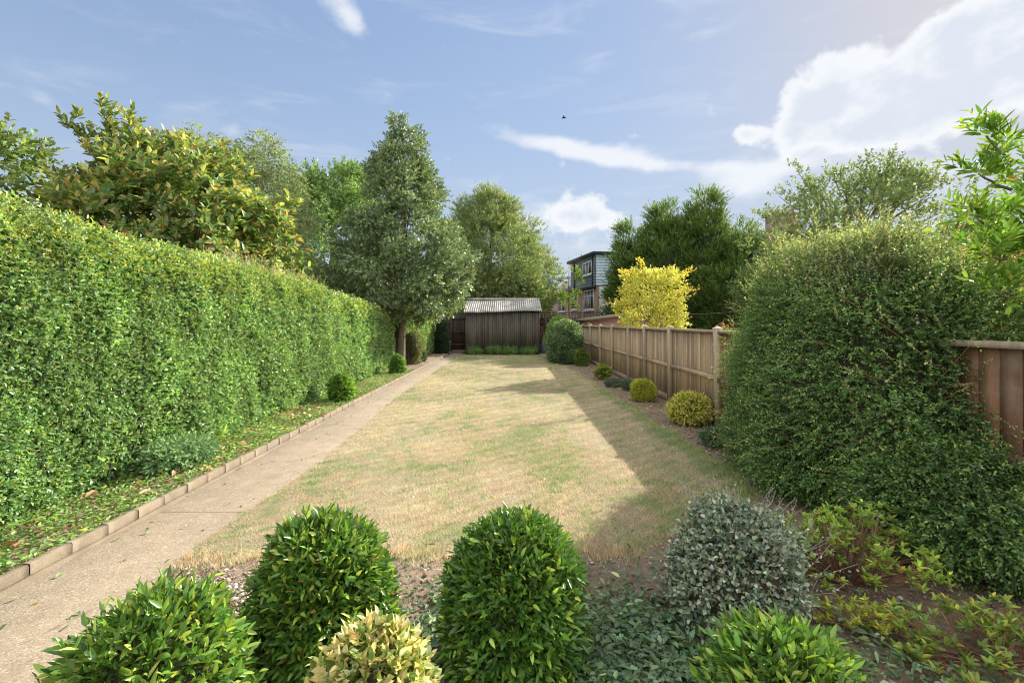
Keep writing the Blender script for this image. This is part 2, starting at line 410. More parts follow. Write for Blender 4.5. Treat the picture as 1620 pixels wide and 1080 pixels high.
class Leaves:
    def __init__(s, six=True, fold=.35): s.P=[];s.A=[];s.N=[];s.L=[];s.W=[];s.C=[];s.six=six;s.fold=fold
    def add(s, P, A, N, L, W, C): s.P.append(P);s.A.append(A);s.N.append(N);s.L.append(L);s.W.append(W);s.C.append(C)
    def build(s, name, mat, parent, label=None):
        P,A,N = map(np.vstack,(s.P,s.A,s.N)); L=np.concatenate(s.L);W=np.concatenate(s.W);C=np.vstack(s.C)
        ok = P[:,2] > -5
        V,Fc,k = leaf_geo(P,A,N,L,W,s.six,s.fold)
        return mkmesh(name, V, Fc, mat, parent, np.repeat(C,k,axis=0), label=label)
def colours(n, base, var=.22, alt=None, altp=0.0, hue=.12):
    base = np.asarray(base, float)
    c = np.tile(base, (n, 1))
    if alt is not None:
        alts = np.atleast_2d(np.asarray(alt, float)); pk = rng.random(n) < altp
        c[pk] = alts[rng.integers(0, len(alts), pk.sum())]
    c *= np.exp(rng.normal(0, var, (n, 1)))
    c[:, 0] *= np.exp(rng.normal(0, hue, n)); c[:, 2] *= np.exp(rng.normal(0, hue, n))
    return np.clip(c, .003, .9)
def shoots(LV, O, D, SL, n, ll, lw, base, tip=None, tipp=.3, alt=None, altp=0, ang=50, up=.4, var=.22, scale=None, droop=0.0, flat=0.0, start=.15, hue=.1):
    """n leaves along each shoot; the last ones take the colour of young growth"""
    N_ = len(O); D = unit(D); SL = np.broadcast_to(SL, (N_,))*rng.uniform(.6, 1.25, N_)
    sc = np.ones(N_) if scale is None else scale
    r = rng.normal(size=(N_, 3)); s1 = unit(np.cross(D, r)); s2 = np.cross(D, s1)
    for i in range(n):
        tt = start+(1-start)*(i+.5*rng.random(N_))/n
        ph = i*2.4+rng.normal(0, .5, N_)
        side = s1*np.cos(ph)[:, None]+s2*np.sin(ph)[:, None]
        if flat: side = unit(side*np.array([1, 1, 1-flat]))
        a = np.radians(rng.normal(ang, 15, N_))*(1-.35*tt)
        A = D*np.cos(a)[:, None]+side*np.sin(a)[:, None]
        P = O+D*(SL*tt)[:, None]; P[:, 2] -= droop*(SL*tt)**2
        A[:, 2] -= droop*.6*tt
        Nn = unit(D*.8+np.array([0, 0, up])+rng.normal(0, .38, (N_, 3)))
        L = ll*sc*rng.uniform(.65, 1.2, N_); W = lw*sc*rng.uniform(.75, 1.2, N_)
        C = colours(N_, base, var, alt, altp, hue)
        if tip is not None:
            pk = rng.random(N_) < tipp*tt**2*1.6
            C[pk] = colours(int(pk.sum()), tip, var, None, 0, hue)
        LV.add(P, A, Nn, L, W, C)
def revolve(n, prof, sx=1, sy=1, nz=.0, nf=1.5, seed=1):
    """random points + outward normals on a surface of revolution given as [(z, r), ...]"""
    pr = np.array(prof, float); seg = np.diff(pr, axis=0); ln = np.hypot(seg[:, 0], seg[:, 1])
    wt = ln*(pr[:-1, 1]+pr[1:, 1])/2+1e-9; k = rng.choice(len(seg), n, p=wt/wt.sum())
    r0, r1 = pr[k, 1], pr[k+1, 1]; u = rng.random(n)
    q = np.sqrt(r0**2+u*(r1**2-r0**2)); tt = np.where(np.abs(r1-r0) > 1e-6, (q-r0)/np.where(np.abs(r1-r0) > 1e-6, r1-r0, 1), u)
    z = pr[k, 0]+tt*seg[k, 0]; r = r0+tt*(r1-r0)
    th = rng.uniform(0, 2*math.pi, n)
    nr = seg[k, 0]/ln[k]; nzv = -seg[k, 1]/ln[k]
    # soften facets: average towards direction from the middle
    P = np.c_[r*np.cos(th)*sx, r*np.sin(th)*sy, z]
    Nn = unit(np.c_[nr*np.cos(th)/sx, nr*np.sin(th)/sy, nzv])
    if nz:
        dsp = fnoise(P, nf, seed)*nz; P = P+Nn*dsp[:, None]
    return P, Nn
def surf(prof, sx, sy, s=1.0, nth=28, nz=0, nf=1.5, seed=1):
    pr = np.array(prof, float); zc = pr[:, 0].mean()
    z = (pr[:, 0]-zc)*s+zc; r = np.maximum(pr[:, 1]*s, .001); th = np.arange(nth)*2*math.pi/nth
    V = np.stack([np.outer(r, np.cos(th))*sx, np.outer(r, np.sin(th))*sy, np.repeat(z[:, None], nth, 1)], -1).reshape(-1, 3)
    if nz: V = V+unit(V-np.array([0, 0, zc]))*(fnoise(V, nf, seed)*nz)[:, None]
    i = np.arange(len(pr)-1)[:, None]*nth+np.arange(nth)[None]; j = np.arange(len(pr)-1)[:, None]*nth+(np.arange(nth)[None]+1) % nth
    return V, np.stack([i, j, j+nth, i+nth], -1).reshape(-1, 4)
def egg(h, r, bottom=.0, p=2.4, low=.75, k=12):
    """profile of a clipped bush: bottom at z=bottom, widest low down, rounded top"""
    out = []
    zm = bottom+(h-bottom)*.32
    for i in range(k+1):
        u = i/k
        z = bottom+(h-bottom)*u
        if z < zm: rr = r*(low+(1-low)*math.sin(math.pi/2*(z-bottom)/(zm-bottom)))
        else: rr = r*max(0, 1-((z-zm)/(h-zm))**p)**(1/2.0)
        out.append((z, rr))
    out[-1] = (h, 0.002)
    return [(bottom, .01)]+out
def bush(name, label, cat, xy, h, r, base, n, ll, lw, tip=None, tipp=.3, alt=None, altp=0, sx=1, sy=1, SL=.07, nl=5, mat='leaf', six=True,
         group=None, nz=.03, nf=6, bottom=.03, low=.75, p=2.4, rand=.45, up=.3, core=.86, ang=45, var=.22, z0=0, wild=0, seed=None, prof=None, stems=5, fold=.35, outer=1.0, flabel=None):
    seed = seed or int(abs(xy[0]*131+xy[1]*17))+3
    t0 = thing(name, label, cat, (xy[0], xy[1], z0), group)
    t0['local'] = 1
    prof = prof or egg(h, r, bottom, p, low)
    P, Nn = revolve(n, prof, sx, sy, nz, nf, seed)
    dep = rng.random(n)**1.5*.28*r
    P = P-Nn*(SL*.75+dep)[:, None]*outer
    D = unit(Nn+rng.normal(0, rand, (n, 3))+np.array([0, 0, up]))
    sl = np.full(n, SL)
    if wild:
        wsel = rng.random(n) < wild; sl[wsel] *= rng.uniform(1.6, 3.0, wsel.sum())
    P[:, 2] = np.maximum(P[:, 2], .01)
    LV = Leaves(six, fold); shoots(LV, P, D, sl, nl, ll, lw, base, tip, tipp, alt, altp, ang=ang, up=up, var=var)
    LV.build('foliage', M[mat], t0, flabel)
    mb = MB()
    V, Q = surf(prof, sx, sy, core*.92, 24, nz, nf, seed); V[:, 2] = np.maximum(V[:, 2], .0)  # solid dark core drawn in place of shade between the leaves
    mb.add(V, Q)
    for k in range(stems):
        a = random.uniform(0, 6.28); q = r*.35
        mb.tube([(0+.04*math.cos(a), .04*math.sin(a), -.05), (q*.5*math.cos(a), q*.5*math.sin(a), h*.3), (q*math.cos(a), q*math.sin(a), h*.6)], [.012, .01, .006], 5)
    mb.build('branch_shade_core', M['inner'], t0)
    del t0['local']
    return t0
def crown(LV, C, Nn, cr, m, SL, nl, ll, lw, base, tip=None, tipp=.3, alt=None, altp=0, rand=.6, up=.3, out=.8, flatten=.8, **kw):
    """clumps of shoots: C clump centres, Nn outward directions"""
    k = len(C); cr = np.broadcast_to(cr, (k,))
    o = unit(rng.normal(size=(k, m, 3)))*(rng.random((k, m, 1))**.5)
    o = o+.25*Nn[:, None]
    P = C[:, None]+o*cr[:, None, None]*np.array([1, 1, flatten])
    D = unit(o+out*Nn[:, None]+rng.normal(0, rand, (k, m, 3))+np.array([0, 0, up]))
    shoots(LV, P.reshape(-1, 3), D.reshape(-1, 3), SL, nl, ll, lw, base, tip, tipp, alt, altp, up=up, **kw)
def limb(mb, a, b, r0, r1, sag=.15, k=5, seg=5, wob=.06):
    a = np.array(a, float); b = np.array(b, float); u = np.linspace(0, 1, seg)[:, None]
    L = np.linalg.norm(b-a); mid = (a+b)/2+np.array([0, 0, sag*L])*-1
    pts = (1-u)**2*a+2*u*(1-u)*mid+u**2*b
    pts[1:-1] += rng.normal(0, wob*L/seg, (seg-2, 3))
    mb.tube(pts, np.linspace(r0, r1, seg), k)
def tree(name, label, cat, xy, trunk_h, trunk_r, prof, nclump, cr, m, SL, nl, ll, lw, base, mat='leaf_far', bark='bark', six=False, inner=(.55, 1.0),
         nlimb=30, group=None, sx=1, sy=1, nz=.3, nf=.8, seed=3, lean=(0, 0), off=(0, 0), z0=0, top=None, filler=0, trunkseg=7, kill=None, core=0, **kw):
    """prof is the crown envelope [(z, r)...] around an axis at off from the trunk"""
    t0 = thing(name, label, cat, (xy[0], xy[1], z0), group); t0['local'] = 1
    C, Nn = revolve(nclump, prof, sx, sy, nz, nf, seed)
    zc = np.mean([q[0] for q in prof])
    f = rng.uniform(inner[0]**2, inner[1]**2, nclump)**.5
    C = np.c_[C[:, 0]*f+off[0], C[:, 1]*f+off[1], (C[:, 2]-zc)*(.75+.25*f)+zc]
    if kill is not None:
        ok = kill(C); C, Nn = C[ok], Nn[ok]
    LV = Leaves(six); crown(LV, C, Nn, cr, m, SL, nl, ll, lw, base, **kw)
    LV.build('crown', M[mat], t0)
    mb = MB()
    top = top or prof[-1][0]*.85
    zs = np.linspace(-.15, top, trunkseg); 
    tx = lambda z: np.array([off[0]*min(1, max(0, z/trunk_h))+lean[0]*z, off[1]*min(1, max(0, z/trunk_h))+lean[1]*z, z])
    pts = np.array([tx(z) for z in zs]); pts[2:, :2] += rng.normal(0, trunk_r*.35, (trunkseg-2, 2))
    rr = trunk_r*np.clip(1-zs/(top*1.05), .06, 1)**.8; rr[0] *= 1.35
    mb.tube(pts, rr, 9)
    sel = rng.choice(len(C), min(nlimb, len(C)), replace=False)
    for i in sel:
        c = C[i]; zb = min(max(trunk_h*.85, c[2]-np.hypot(c[0]-off[0], c[1]-off[1])*.75-.2), top*.92)
        b0 = np.array([np.interp(zb, zs, pts[:, 0]), np.interp(zb, zs, pts[:, 1]), zb])
        rb = trunk_r*max(.12, (1-zb/(top*1.05)))*.42
        limb(mb, b0, c, rb, .008+cr*.01 if np.isscalar(cr) else .01, .12, 5, 5)
    mb.build('trunk', M[bark], t0, smooth=True)
    if core:
        V, Q = surf(prof, sx, sy, core, 30, nz, nf, seed); V[:, 2] = np.maximum(V[:, 2], .05); cb_ = MB(); cb_.add(V+np.array([off[0], off[1], 0]), Q); cb_.build('branch_shade_core', M['inner_green'], t0)  # dark shell added as the shade inside the crown
    del t0['local']
    return t0
# ================================================================== SETTING
def sheet(name, pts, z, mat, kind='structure', sub=0):
    V = np.array([(x, y, z) for x, y in pts]); 
    return tag(mkmesh(name, V, [np.array([range(len(pts))])], mat), kind=kind)
KX = -2.88       # kerb face
sheet('ground', [(-900, -200), (900, -200), (900, 1500), (-900, 1500)], -.012, M['soil'])
# soil beds with gentle relief
def relief(name, x0, x1, y0, y1, step, amp, base, mat, edge=None):
    xs = np.arange(x0, x1+step, step); ys = np.arange(y0, y1+step, step)
    X, Y = np.meshgrid(xs, ys); P = np.c_[X.ravel(), Y.ravel(), np.zeros(X.size)]
    z = base+amp*(fnoise(P, 7, 5)*.6+fnoise(P, 23, 9)*.4)+rng.normal(0, amp*.25, len(P))
    V = np.c_[P[:, :2], z]; nx, ny = len(xs), len(ys)
    i = (np.arange(ny-1)[:, None]*nx+np.arange(nx-1)[None]).ravel()
    return tag(mkmesh(name, V, [np.stack([i, i+1, i+nx+1, i+nx], -1)], mat, smooth=True), kind='structure')
relief('soil_bed', -2.1, 3.1, .4, 5.0, .025, .012, .0, M['soil'])
relief('soil_bed', 1.7, 3.1, 5.0, 21, .06, .012, .0, M['soil'])
relief('soil_bed', -4.6, KX-.06, .8, 24, .05, .018, .055, M['soil'])
# path
xs = [(-2.88, .3), (-2.05, .3), (-2.05, 2.1), (-2.14, 3.1), (-2.07, 5.3), (-2.2, 8), (-2.32, 9.6), (-2.36, 17.3), (-2.30, 22.5), (-2.2, 24.8), (-2.88, 24.8)]
jo = [3.9, 7.2, 10.4, 12.6, 13.6, 16.8, 20]
def pxr(y): return np.interp(y, [p_[1] for p_ in xs[1:10]], [p_[0] for p_ in xs[1:10]])
pv, pq = [], []; ys_ = [.3]+sum([[j-.0025, j+.0025] for j in jo], [])+[24.8]
for i in range(0, len(ys_), 2):
    yy = np.linspace(ys_[i], ys_[i+1], 14); b0 = len(pv)
    for y in yy:
        wob = .012*math.sin(y*9)+.008*math.sin(y*23)
        zz = .012
        pv += [(KX-.06, y, zz), (pxr(y)+wob, y, zz), (pxr(y)+wob+.004, y, -.05)]
    for k in range(13):
        a = b0+k*3; pq += [(a, a+1, a+4, a+3), (a+1, a+2, a+5, a+4)]
sheet('path', [(KX-.05, .3), (-2.09, .3), (-2.16, 3.1), (-2.4, 9.6), (-2.42, 24.8), (KX-.05, 24.8)], .0095, M['path'])
tag(mkmesh('path', np.array(pv), [np.array(pq)], M['path']), kind='structure')
# kerb of concrete edging blocks
mb = MB(); y = .6
while y < 22.4:
    L = .285*random.uniform(.97, 1.03)
    g = random.uniform(.0008, .0035) if not (2.65 < y < 2.95) else .014; dx = random.uniform(-.0025, .0025); dz = random.uniform(-.003, .003); tn = random.uniform(.94, 1.06)
    y0, y1 = y+g/2, y+L-g/2; xa, xb = KX-.055+dx, KX+dx; zt = .102+dz; ch = .008
    sec = [(xa, -.05), (xb, -.05), (xb, zt-ch), (xb-ch, zt), (xa+ch, zt), (xa, zt-ch)]
    n_ = 6; V = []
    for yy in np.linspace(y0, y1, n_):
        V += [(sx_+random.uniform(-.0022, .0022), yy, sz+random.uniform(-.0025, .0025)) for sx_, sz in sec]
    Q = [(a*6+b_, a*6+(b_+1) % 6, (a+1)*6+(b_+1) % 6, (a+1)*6+b_) for a in range(n_-1) for b_ in range(6)]
    mb.add(V, Q+[(0,1,2,5), (2,3,4,5), ((n_-1)*6+5, (n_-1)*6+2, (n_-1)*6+1, (n_-1)*6), ((n_-1)*6+5, (n_-1)*6+4, (n_-1)*6+3, (n_-1)*6+2)], c=(tn, tn*.99, tn*.97))
    y += L
yy = np.linspace(.6, 22.3, 240); prof_ = []
for y in yy: wv = .012*math.sin(y*5)+random.uniform(-.006, .006); prof_ += [(KX+.001, y, .0), (KX+.001, y, .032+wv*.3), (KX+.012, y, .028), (KX+.035+wv, y, .0125)]
mb.add(prof_, [(a*4+b_, a*4+b_+1, a*4+b_+5, a*4+b_+4) for a in range(239) for b_ in range(3)], c=(.9, .88, .85))      # mortar haunch along the foot
tag(mb.build('kerb', M['concrete_kerb']), kind='structure')

# lawn
right = [(.9, 3.22), (1.25, 3.5), (1.75, 3.85), (2.2, 4.35), (2.42, 5.26), (2.32, 5.9), (2.27, 7.18), (2.28, 9.4), (2.16, 12.5), (2.05, 15.9), (1.8, 18.5), (1.5, 22.5)]
near = [(-2.06, 3.05), (-1.5, 3.12), (-.76, 3.12), (-.1, 3.2), (.4, 3.22)]
ry = np.array([p_[1] for p_ in right]); rx = np.array([p_[0] for p_ in right])
nx_ = np.array([p_[0] for p_ in near+right[:3]]); ny_ = np.array([p_[1] for p_ in near+right[:3]])
def lawn_x1(y): return np.interp(y, ry, rx)+.05*np.sin(y*3.1)+.03*np.sin(y*7.7)
def lawn_y0(x): return np.interp(x, nx_, ny_)+.03*np.sin(x*6)+.03*np.sin(x*15+1)+.02*np.sin(x*41)+.015*np.sin(x*77+2)
V = []; rows = np.concatenate([np.linspace(3.0, 4.6, 60), np.linspace(4.65, 22.6, 100)]); ncol = 60
for y in rows:
    xa = pxr(y)+.01; xb = max(lawn_x1(y), xa+.1)
    if y < 3.9: xb = min(xb, 2.0)
    for x in np.linspace(xa, xb, ncol):
        V.append((x, max(y, lawn_y0(x)), .016))
V = np.array(V); V[:, 2] += .006*fnoise(V, 2.2, 4)+.003*fnoise(V, 9, 3)
V[:, 2] -= .03*np.clip(1-(V[:, 1]-lawn_y0(V[:, 0]))/.14, 0, 1)*(V[:, 0] < 2)+.03*np.clip(1-(lawn_x1(V[:, 1])-V[:, 0])/.2, 0, 1)
i = (np.arange(159)[:, None]*ncol+np.arange(ncol-1)[None]).ravel()
tag(mkmesh('lawn', V, [np.stack([i, i+1, i+ncol+1, i+ncol], -1)], M['turf'], smooth=True), kind='structure')
# grass blades, finer and denser near the camera
Vs, Fs, Cs, n0 = [], [], [], 0
for (ya, yb, dens, h, wd) in [(2.95, 4.2, 20000, .012, .0046), (4.2, 6, 12000, .014, .006), (6, 9, 5600, .016, .008), (9, 14, 2200, .018, .012), (14, 22.6, 900, .02, .018)]:
    n = int(dens*(yb-ya)*4.8); X = rng.uniform(-2.45, 2.5, n); Y = rng.uniform(ya, yb, n)
    e1 = lawn_x1(Y)+rng.normal(0, .035, n); e0 = pxr(Y)-np.abs(rng.normal(0, .018, n)); ok = (X < e1) & (X > e0) & (Y > lawn_y0(X)-np.abs(rng.normal(0, .06, n)))
    P0 = np.c_[X, Y, np.zeros(n)]
    ff = {2.95: 75, 4.2: 55, 6: 38, 9: 24, 14: 15}[ya]; clump = fnoise(P0*[1, .8, 1], ff, 33); thin = fnoise(P0, 1.6, 31)*.35+np.clip(-clump, 0, 1)*1.1
    ok &= rng.random(n) < np.clip(1.0-.9*np.clip(thin, 0, 1), .12, 1)
    X, Y = X[ok], Y[ok]; clump = clump[ok]; n = len(X)
    tuft = np.clip(fnoise(np.c_[X, Y, X*0], 3, 8)*.4+fnoise(np.c_[X, Y, X*0], 26, 12)*.9, -1, 1)
    hh = h*rng.uniform(.5, 1.5, n)*np.clip(1+.5*tuft+.6*clump, .3, 2.2); th = rng.uniform(0, 6.28, n); ln = rng.normal(0, .9, (n, 2))*hh[:, None]
    edgeb = (Y-lawn_y0(X)) < .1; hh[edgeb] *= 1.5
    dx, dy = np.cos(th)*wd*.5, np.sin(th)*wd*.5; z0 = .006
    V = np.stack([np.c_[X-dx, Y-dy, X*0+z0], np.c_[X+dx, Y+dy, X*0+z0], np.c_[X+ln[:, 0], Y+ln[:, 1], z0+hh+.013]], 1).reshape(-1, 3)
    Vs.append(V); Fs.append(np.arange(n*3).reshape(-1, 3)+n0); n0 += n*3
    c = np.c_[np.clip(.5+.22*fnoise(np.c_[X, Y, X*0], ff*.5, 37)+rng.normal(0, .25, n), 0, 1), np.clip(.5+.3*clump+rng.normal(0, .2, n), 0, 1), rng.random(n)]; Cs.append(np.repeat(c, 3, axis=0))
tag(mkmesh('grass', np.vstack(Vs), [np.vstack(Fs)], M['blade'], cols=np.vstack(Cs)), 'short dry straw coloured grass of the lawn with green patches', 'grass', kind='stuff')

# loose things on the soil ------------------------------------------------
def litter(name, label, n, region, base, ll, lw, alt, altp, z=.02, curl=.5, mat='leaf', lift=.01, var=.35):
    P = region(n); n = len(P)
    A = rng.normal(size=(n, 3)); A[:, 2] *= .22; Nn = np.array([0, 0, 1.0])+rng.normal(0, .45, (n, 3))
    LV = Leaves(True, curl); Pz = np.c_[P, z+rng.random(n)*lift]
    LV.add(Pz, A, unit(Nn), ll*rng.uniform(.5, 1.3, n), lw*rng.uniform(.6, 1.3, n), colours(n, base, var, alt, altp))
    return tag(LV.build(name, M[mat], None), label, 'leaf litter', kind='stuff')
def rect(x0, x1, y0, y1, dens=None):
    def f(n):
        P = np.c_[rng.uniform(x0, x1, n), rng.uniform(y0, y1, n)]
        if dens is not None: P = P[rng.random(n) < dens(P)]
        return P
    return f
def pile(cs):
    def f(n):
        out = []
        for (x, y, sx, sy, wt) in cs:
            out.append(np.c_[rng.normal(x, sx, int(n*wt)), rng.normal(y, sy, int(n*wt))])
        P = np.vstack(out); return P[(P[:, 1] > .8)]
    return f
gtone = (.13, .22, .10)
litter('hedge_clippings', 'fresh green hedge clippings lying along the foot of the hedge', 26000,
       rect(-3.75, KX-.035, 1.5, 15, lambda P: np.clip(1.1-.05*P[:, 1]+.5*fnoise(np.c_[P, P[:, 0]*0], 3, 2), .06, 1)), (.17, .29, .08), .045, .02, [(.26, .38, .13), (.30, .22, .12)], .3, z=.075, lift=.035)
litter('brown_leaves', 'large fallen brown leaves on the soil under the hedge', 260,
       rect(-3.9, KX-.06, 2.2, 9, lambda P: np.clip(.4+.8*fnoise(np.c_[P, P[:, 0]*0], 2, 22), 0.05, 1)), (.42, .25, .15), .085, .05, [(.50, .33, .2)], .4, z=.09, lift=.04, curl=.6)
litter('bush_clippings', 'dull green leaf clippings lying thickly between the front bushes', 13000,
       pile([(-.18, 2.42, .2, .24, .12), (.45, 1.75, .3, .3, .5), (.8, 1.5, .3, .2, .14), (.62, 2.2, .25, .3, .16), (1.55, 2.1, .35, .4, .08)]), (.14, .22, .12), .05, .023, [(.22, .30, .19), (.10, .16, .08)], .45, z=.015, lift=.05)
litter('scattered_leaves', 'single leaves scattered over the bare soil and lawn edge', 2200,
       rect(-1.9, 2.9, 1.6, 5.2, lambda P: np.clip(.35+.5*fnoise(np.c_[P, P[:, 0]*0], 2.5, 6)+.3*(P[:, 0] > 0), .04, 1)), (.16, .23, .12), .028, .014, [(.36, .30, .2), (.27, .33, .2)], .45, z=.012)
litter('bed_debris', 'dry leaf fragments on the soil along the fence', 1800,
       rect(2.2, 3.05, 5, 18), (.34, .27, .2), .035, .02, [(.5, .42, .33), (.12, .16, .07)], .5, z=.015)
litter('path_leaves', 'few green leaves lying on the concrete path', 90, rect(-2.84, -2.15, 2.0, 14), (.14, .23, .06), .035, .02, [(.3, .22, .12)], .3, z=.018)
litter('lawn_leaves', 'small green leaf fragments scattered over the dry lawn', 420, rect(-2.0, 2.2, 3.2, 14), (.16, .27, .09), .03, .016, [(.3, .22, .12), (.4, .4, .3)], .35, z=.04)
# pebbles
n = 3600; P = np.c_[rng.uniform(-2.0, 3.0, n), rng.uniform(1.2, 5.5, n)]
P2 = np.c_[rng.uniform(2.25, 3.05, 1500), rng.uniform(5.5, 17, 1500)]
P3 = np.c_[rng.normal(-1.55, .22, 900), rng.normal(2.75, .18, 900)]
P = np.vstack([P, P2, P3]); n = len(P); keep = (P[:, 1] < lawn_y0(P[:, 0])) | (P[:, 0] > lawn_x1(P[:, 1])); P = P[keep]; n = len(P)
r = rng.gamma(2.2, .0032, n)+.003
oc8 = np.array([(1,0,0),(-1,0,0),(0,1,0),(0,-1,0),(0,0,.6),(0,0,-.6)], float)
V = (oc8[None]*rng.uniform(.6, 1.3, (n, 6, 1)))*r[:, None, None]
th = rng.uniform(0, 6.28, n); c_, s_ = np.cos(th)[:, None], np.sin(th)[:, None]
V = np.stack([V[..., 0]*c_-V[..., 1]*s_, V[..., 0]*s_+V[..., 1]*c_, V[..., 2]], -1)+np.c_[P, np.full(n, .01)][:, None]
fc = np.array([(0,2,4),(2,1,4),(1,3,4),(3,0,4),(2,0,5),(1,2,5),(3,1,5),(0,3,5)])
Fc = (fc[None]+(np.arange(n)*6)[:, None, None]).reshape(-1, 3)
M['pebble'] = plain('pebbles', (1, 1, 1), .9, 60, .2, .2, 200, use_col=True)
tag(mkmesh('pebbles', V.reshape(-1, 3), [Fc], M['pebble'], cols=np.repeat(colours(n, (.33, .26, .2), .35, [(.5, .45, .4)], .25), 6, axis=0), smooth=False), 'small stones and crumbs of earth lying on the soil', 'pebbles', kind='stuff')

# ================================================================== HEDGES
def hedge(name, label, y0, y1, xf, xb, hz, dens, base, tip, seed, end_round=.5, wl=1.0, alt=None, altp=.1):
    """hz(y): height, xf(y): x of the clipped face"""
    t0 = thing(name, label, 'hedge', ((xf(y0)+xb)/2, (y0+y1)/2, 0))
    def section(y, u):
        """u in 0..1 from foot of face over the top to the back"""
        H = hz(y); X = xf(y); T = X-xb; rr = .32
        return H, X, T, rr
    LV6, LV4 = Leaves(True, .4), Leaves(False, .4)
    for (ya, yb, dm, sc, LV) in [(y0, 4.2, 1.0, 1.0, LV6), (4.2, 7, .62, 1.2, LV6), (7, 11, .34, 1.55, LV4), (11, 18, .2, 2.0, LV4), (18, 40, .13, 2.5, LV4)]:
        ya, yb = max(ya, y0), min(yb, y1)
        if yb <= ya: continue
        per = 3.3; n = int(dens*dm*(yb-ya)*per)
        Y = rng.uniform(ya, yb, n); s = rng.uniform(0, per, n)
        H = hz(Y); X = xf(Y); T = X-xb; rr = .28
        Lf = H-rr; arc = rr*math.pi/2; P = np.zeros((n, 3)); Nn = np.zeros((n, 3))
        sf = s*(Lf+arc+T*.75)/per
        f1 = sf < Lf; f2 = (~f1) & (sf < Lf+arc); f3 = ~(f1 | f2)
        P[f1] = np.c_[X[f1], Y[f1], sf[f1]]; Nn[f1] = (1, 0, .05)
        a = (sf[f2]-Lf[f2])/rr; P[f2] = np.c_[X[f2]-rr+rr*np.cos(a), Y[f2], Lf[f2]+rr*np.sin(a)]; Nn[f2] = np.c_[np.cos(a), 0*a, np.sin(a)]
        q = sf[f3]-Lf[f3]-arc; P[f3] = np.c_[X[f3]-rr-q, Y[f3], H[f3]]; Nn[f3] = (0, 0, 1)
        # rounded far end
        de = np.clip((Y-(y1-end_round))/end_round, 0, 1); P[:, 0] -= de**2*.45*(P[:, 2]/2); P[:, 2] *= 1-.12*de**2
        Nn[:, 1] += de*1.2
        bul = .06*fnoise(P*np.array([1, 1, 1.3]), 1.7, seed)+.035*fnoise(P, 5.2, seed+1)
        foot = np.clip(1-P[:, 2]/.5, 0, 1)
        P = P+unit(Nn)*(bul-.04*foot**1.5)[:, None]
        # gaps low down where bare stems show
        gap = (P[:, 2] < .30) & (fnoise(np.c_[P[:, :2]*1.0, P[:, 2]*0], 1.3, seed+5) > .62) & (rng.random(n) < .75)
        P, Nn = P[~gap], unit(Nn[~gap]); n = len(P)
        top = Nn[:, 2] > .6
        dep = rng.random(n)**1.5*.11
        P = P-Nn*(dep+.055)[:, None]
        D = unit(Nn+rng.normal(0, .5, (n, 3))+np.array([0, 0, .55]))
        SL = np.where(top & (rng.random(n) < .5), .16, .075)
        hf = np.clip((P[:, 2]/hz(P[:, 1])-.72)/.28, 0, 1)
        g = rng.random(n) < hf*.75
        for sel, bs, tp, tpp in ((g, tip, (.34, .38, .09), .5), (~g, base, tip, .25)):
            if sel.sum(): shoots(LV, P[sel], D[sel], SL[sel], 5, .034*sc*wl, .019*sc*wl, bs, tp, tpp, alt, altp, ang=52, up=.35, var=.24, scale=None)
    LV6.P and LV6.build('foliage', M['leaf_hedge'], t0)
    LV4.P and LV4.build('foliage', M['leaf_hedge'], t0)
    if seed == 11:      # unclipped flowering shoots standing above the top
        n = 420; Y = rng.uniform(6.3, 9.8, n); X = xf(Y)-rng.uniform(.05, .9, n); O = np.c_[X, Y, hz(Y)-.06]
        LT = Leaves(False, .5); Dd = unit(np.c_[rng.normal(0, .22, (n, 2)), np.ones(n)])
        shoots(LT, O, Dd, .24, 12, .03, .013, (.27, .31, .13), tip=(.38, .33, .19), tipp=.8, ang=38, start=.1); LT.build('tall_shoots', M['leaf_hedge'], t0)
    # solid dark core painting the shade inside, then real stems
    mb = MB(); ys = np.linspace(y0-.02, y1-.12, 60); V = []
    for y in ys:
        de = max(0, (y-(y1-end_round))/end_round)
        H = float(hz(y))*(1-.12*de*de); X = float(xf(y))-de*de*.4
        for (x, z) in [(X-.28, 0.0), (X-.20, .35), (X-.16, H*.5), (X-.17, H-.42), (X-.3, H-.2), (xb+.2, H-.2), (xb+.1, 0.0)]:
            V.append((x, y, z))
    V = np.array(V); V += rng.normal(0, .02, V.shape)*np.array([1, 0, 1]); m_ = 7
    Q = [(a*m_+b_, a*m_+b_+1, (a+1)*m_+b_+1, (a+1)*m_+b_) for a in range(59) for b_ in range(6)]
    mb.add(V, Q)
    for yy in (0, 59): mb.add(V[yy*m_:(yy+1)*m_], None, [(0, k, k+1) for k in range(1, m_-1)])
    for _ in range(int((y1-y0)*9)):
        y = random.uniform(y0, y1-.4); x = float(xf(y))-random.uniform(.08, .25)
        mb.tube([(x, y, 0), (x+random.uniform(-.05, .08), y+random.uniform(-.1, .1), .3), (x+random.uniform(-.05, .12), y+random.uniform(-.2, .2), .75)], [.012, .009, .005], 5)
    mb.build('branch_shade_core', M['inner'], t0)
    return t0
hy = [0, 3.6, 4.8, 6.2, 7.2, 8.2, 9.6, 12, 14.2, 16.5]; hh_ = [2.46, 2.47, 2.38, 2.36, 2.38, 2.32, 2.25, 2.12, 1.98, 1.72]
hedge('privet_hedge', 'tall clipped light green hedge along the whole left side of the path', 1.4, 16.0,
      lambda y: np.interp(y, [1, 3.4, 5.2, 8.5, 12, 17], [-3.55, -3.56, -3.60, -3.65, -3.68, -3.78])-.03*np.sin(np.asarray(y)*1.9), -5.0, lambda y: np.interp(y, hy, hh_)-.02, 4300, (.165, .285, .11), (.29, .39, .11), 11, end_round=.9, alt=[(.34, .45, .28), (.08, .17, .055)], altp=.26)
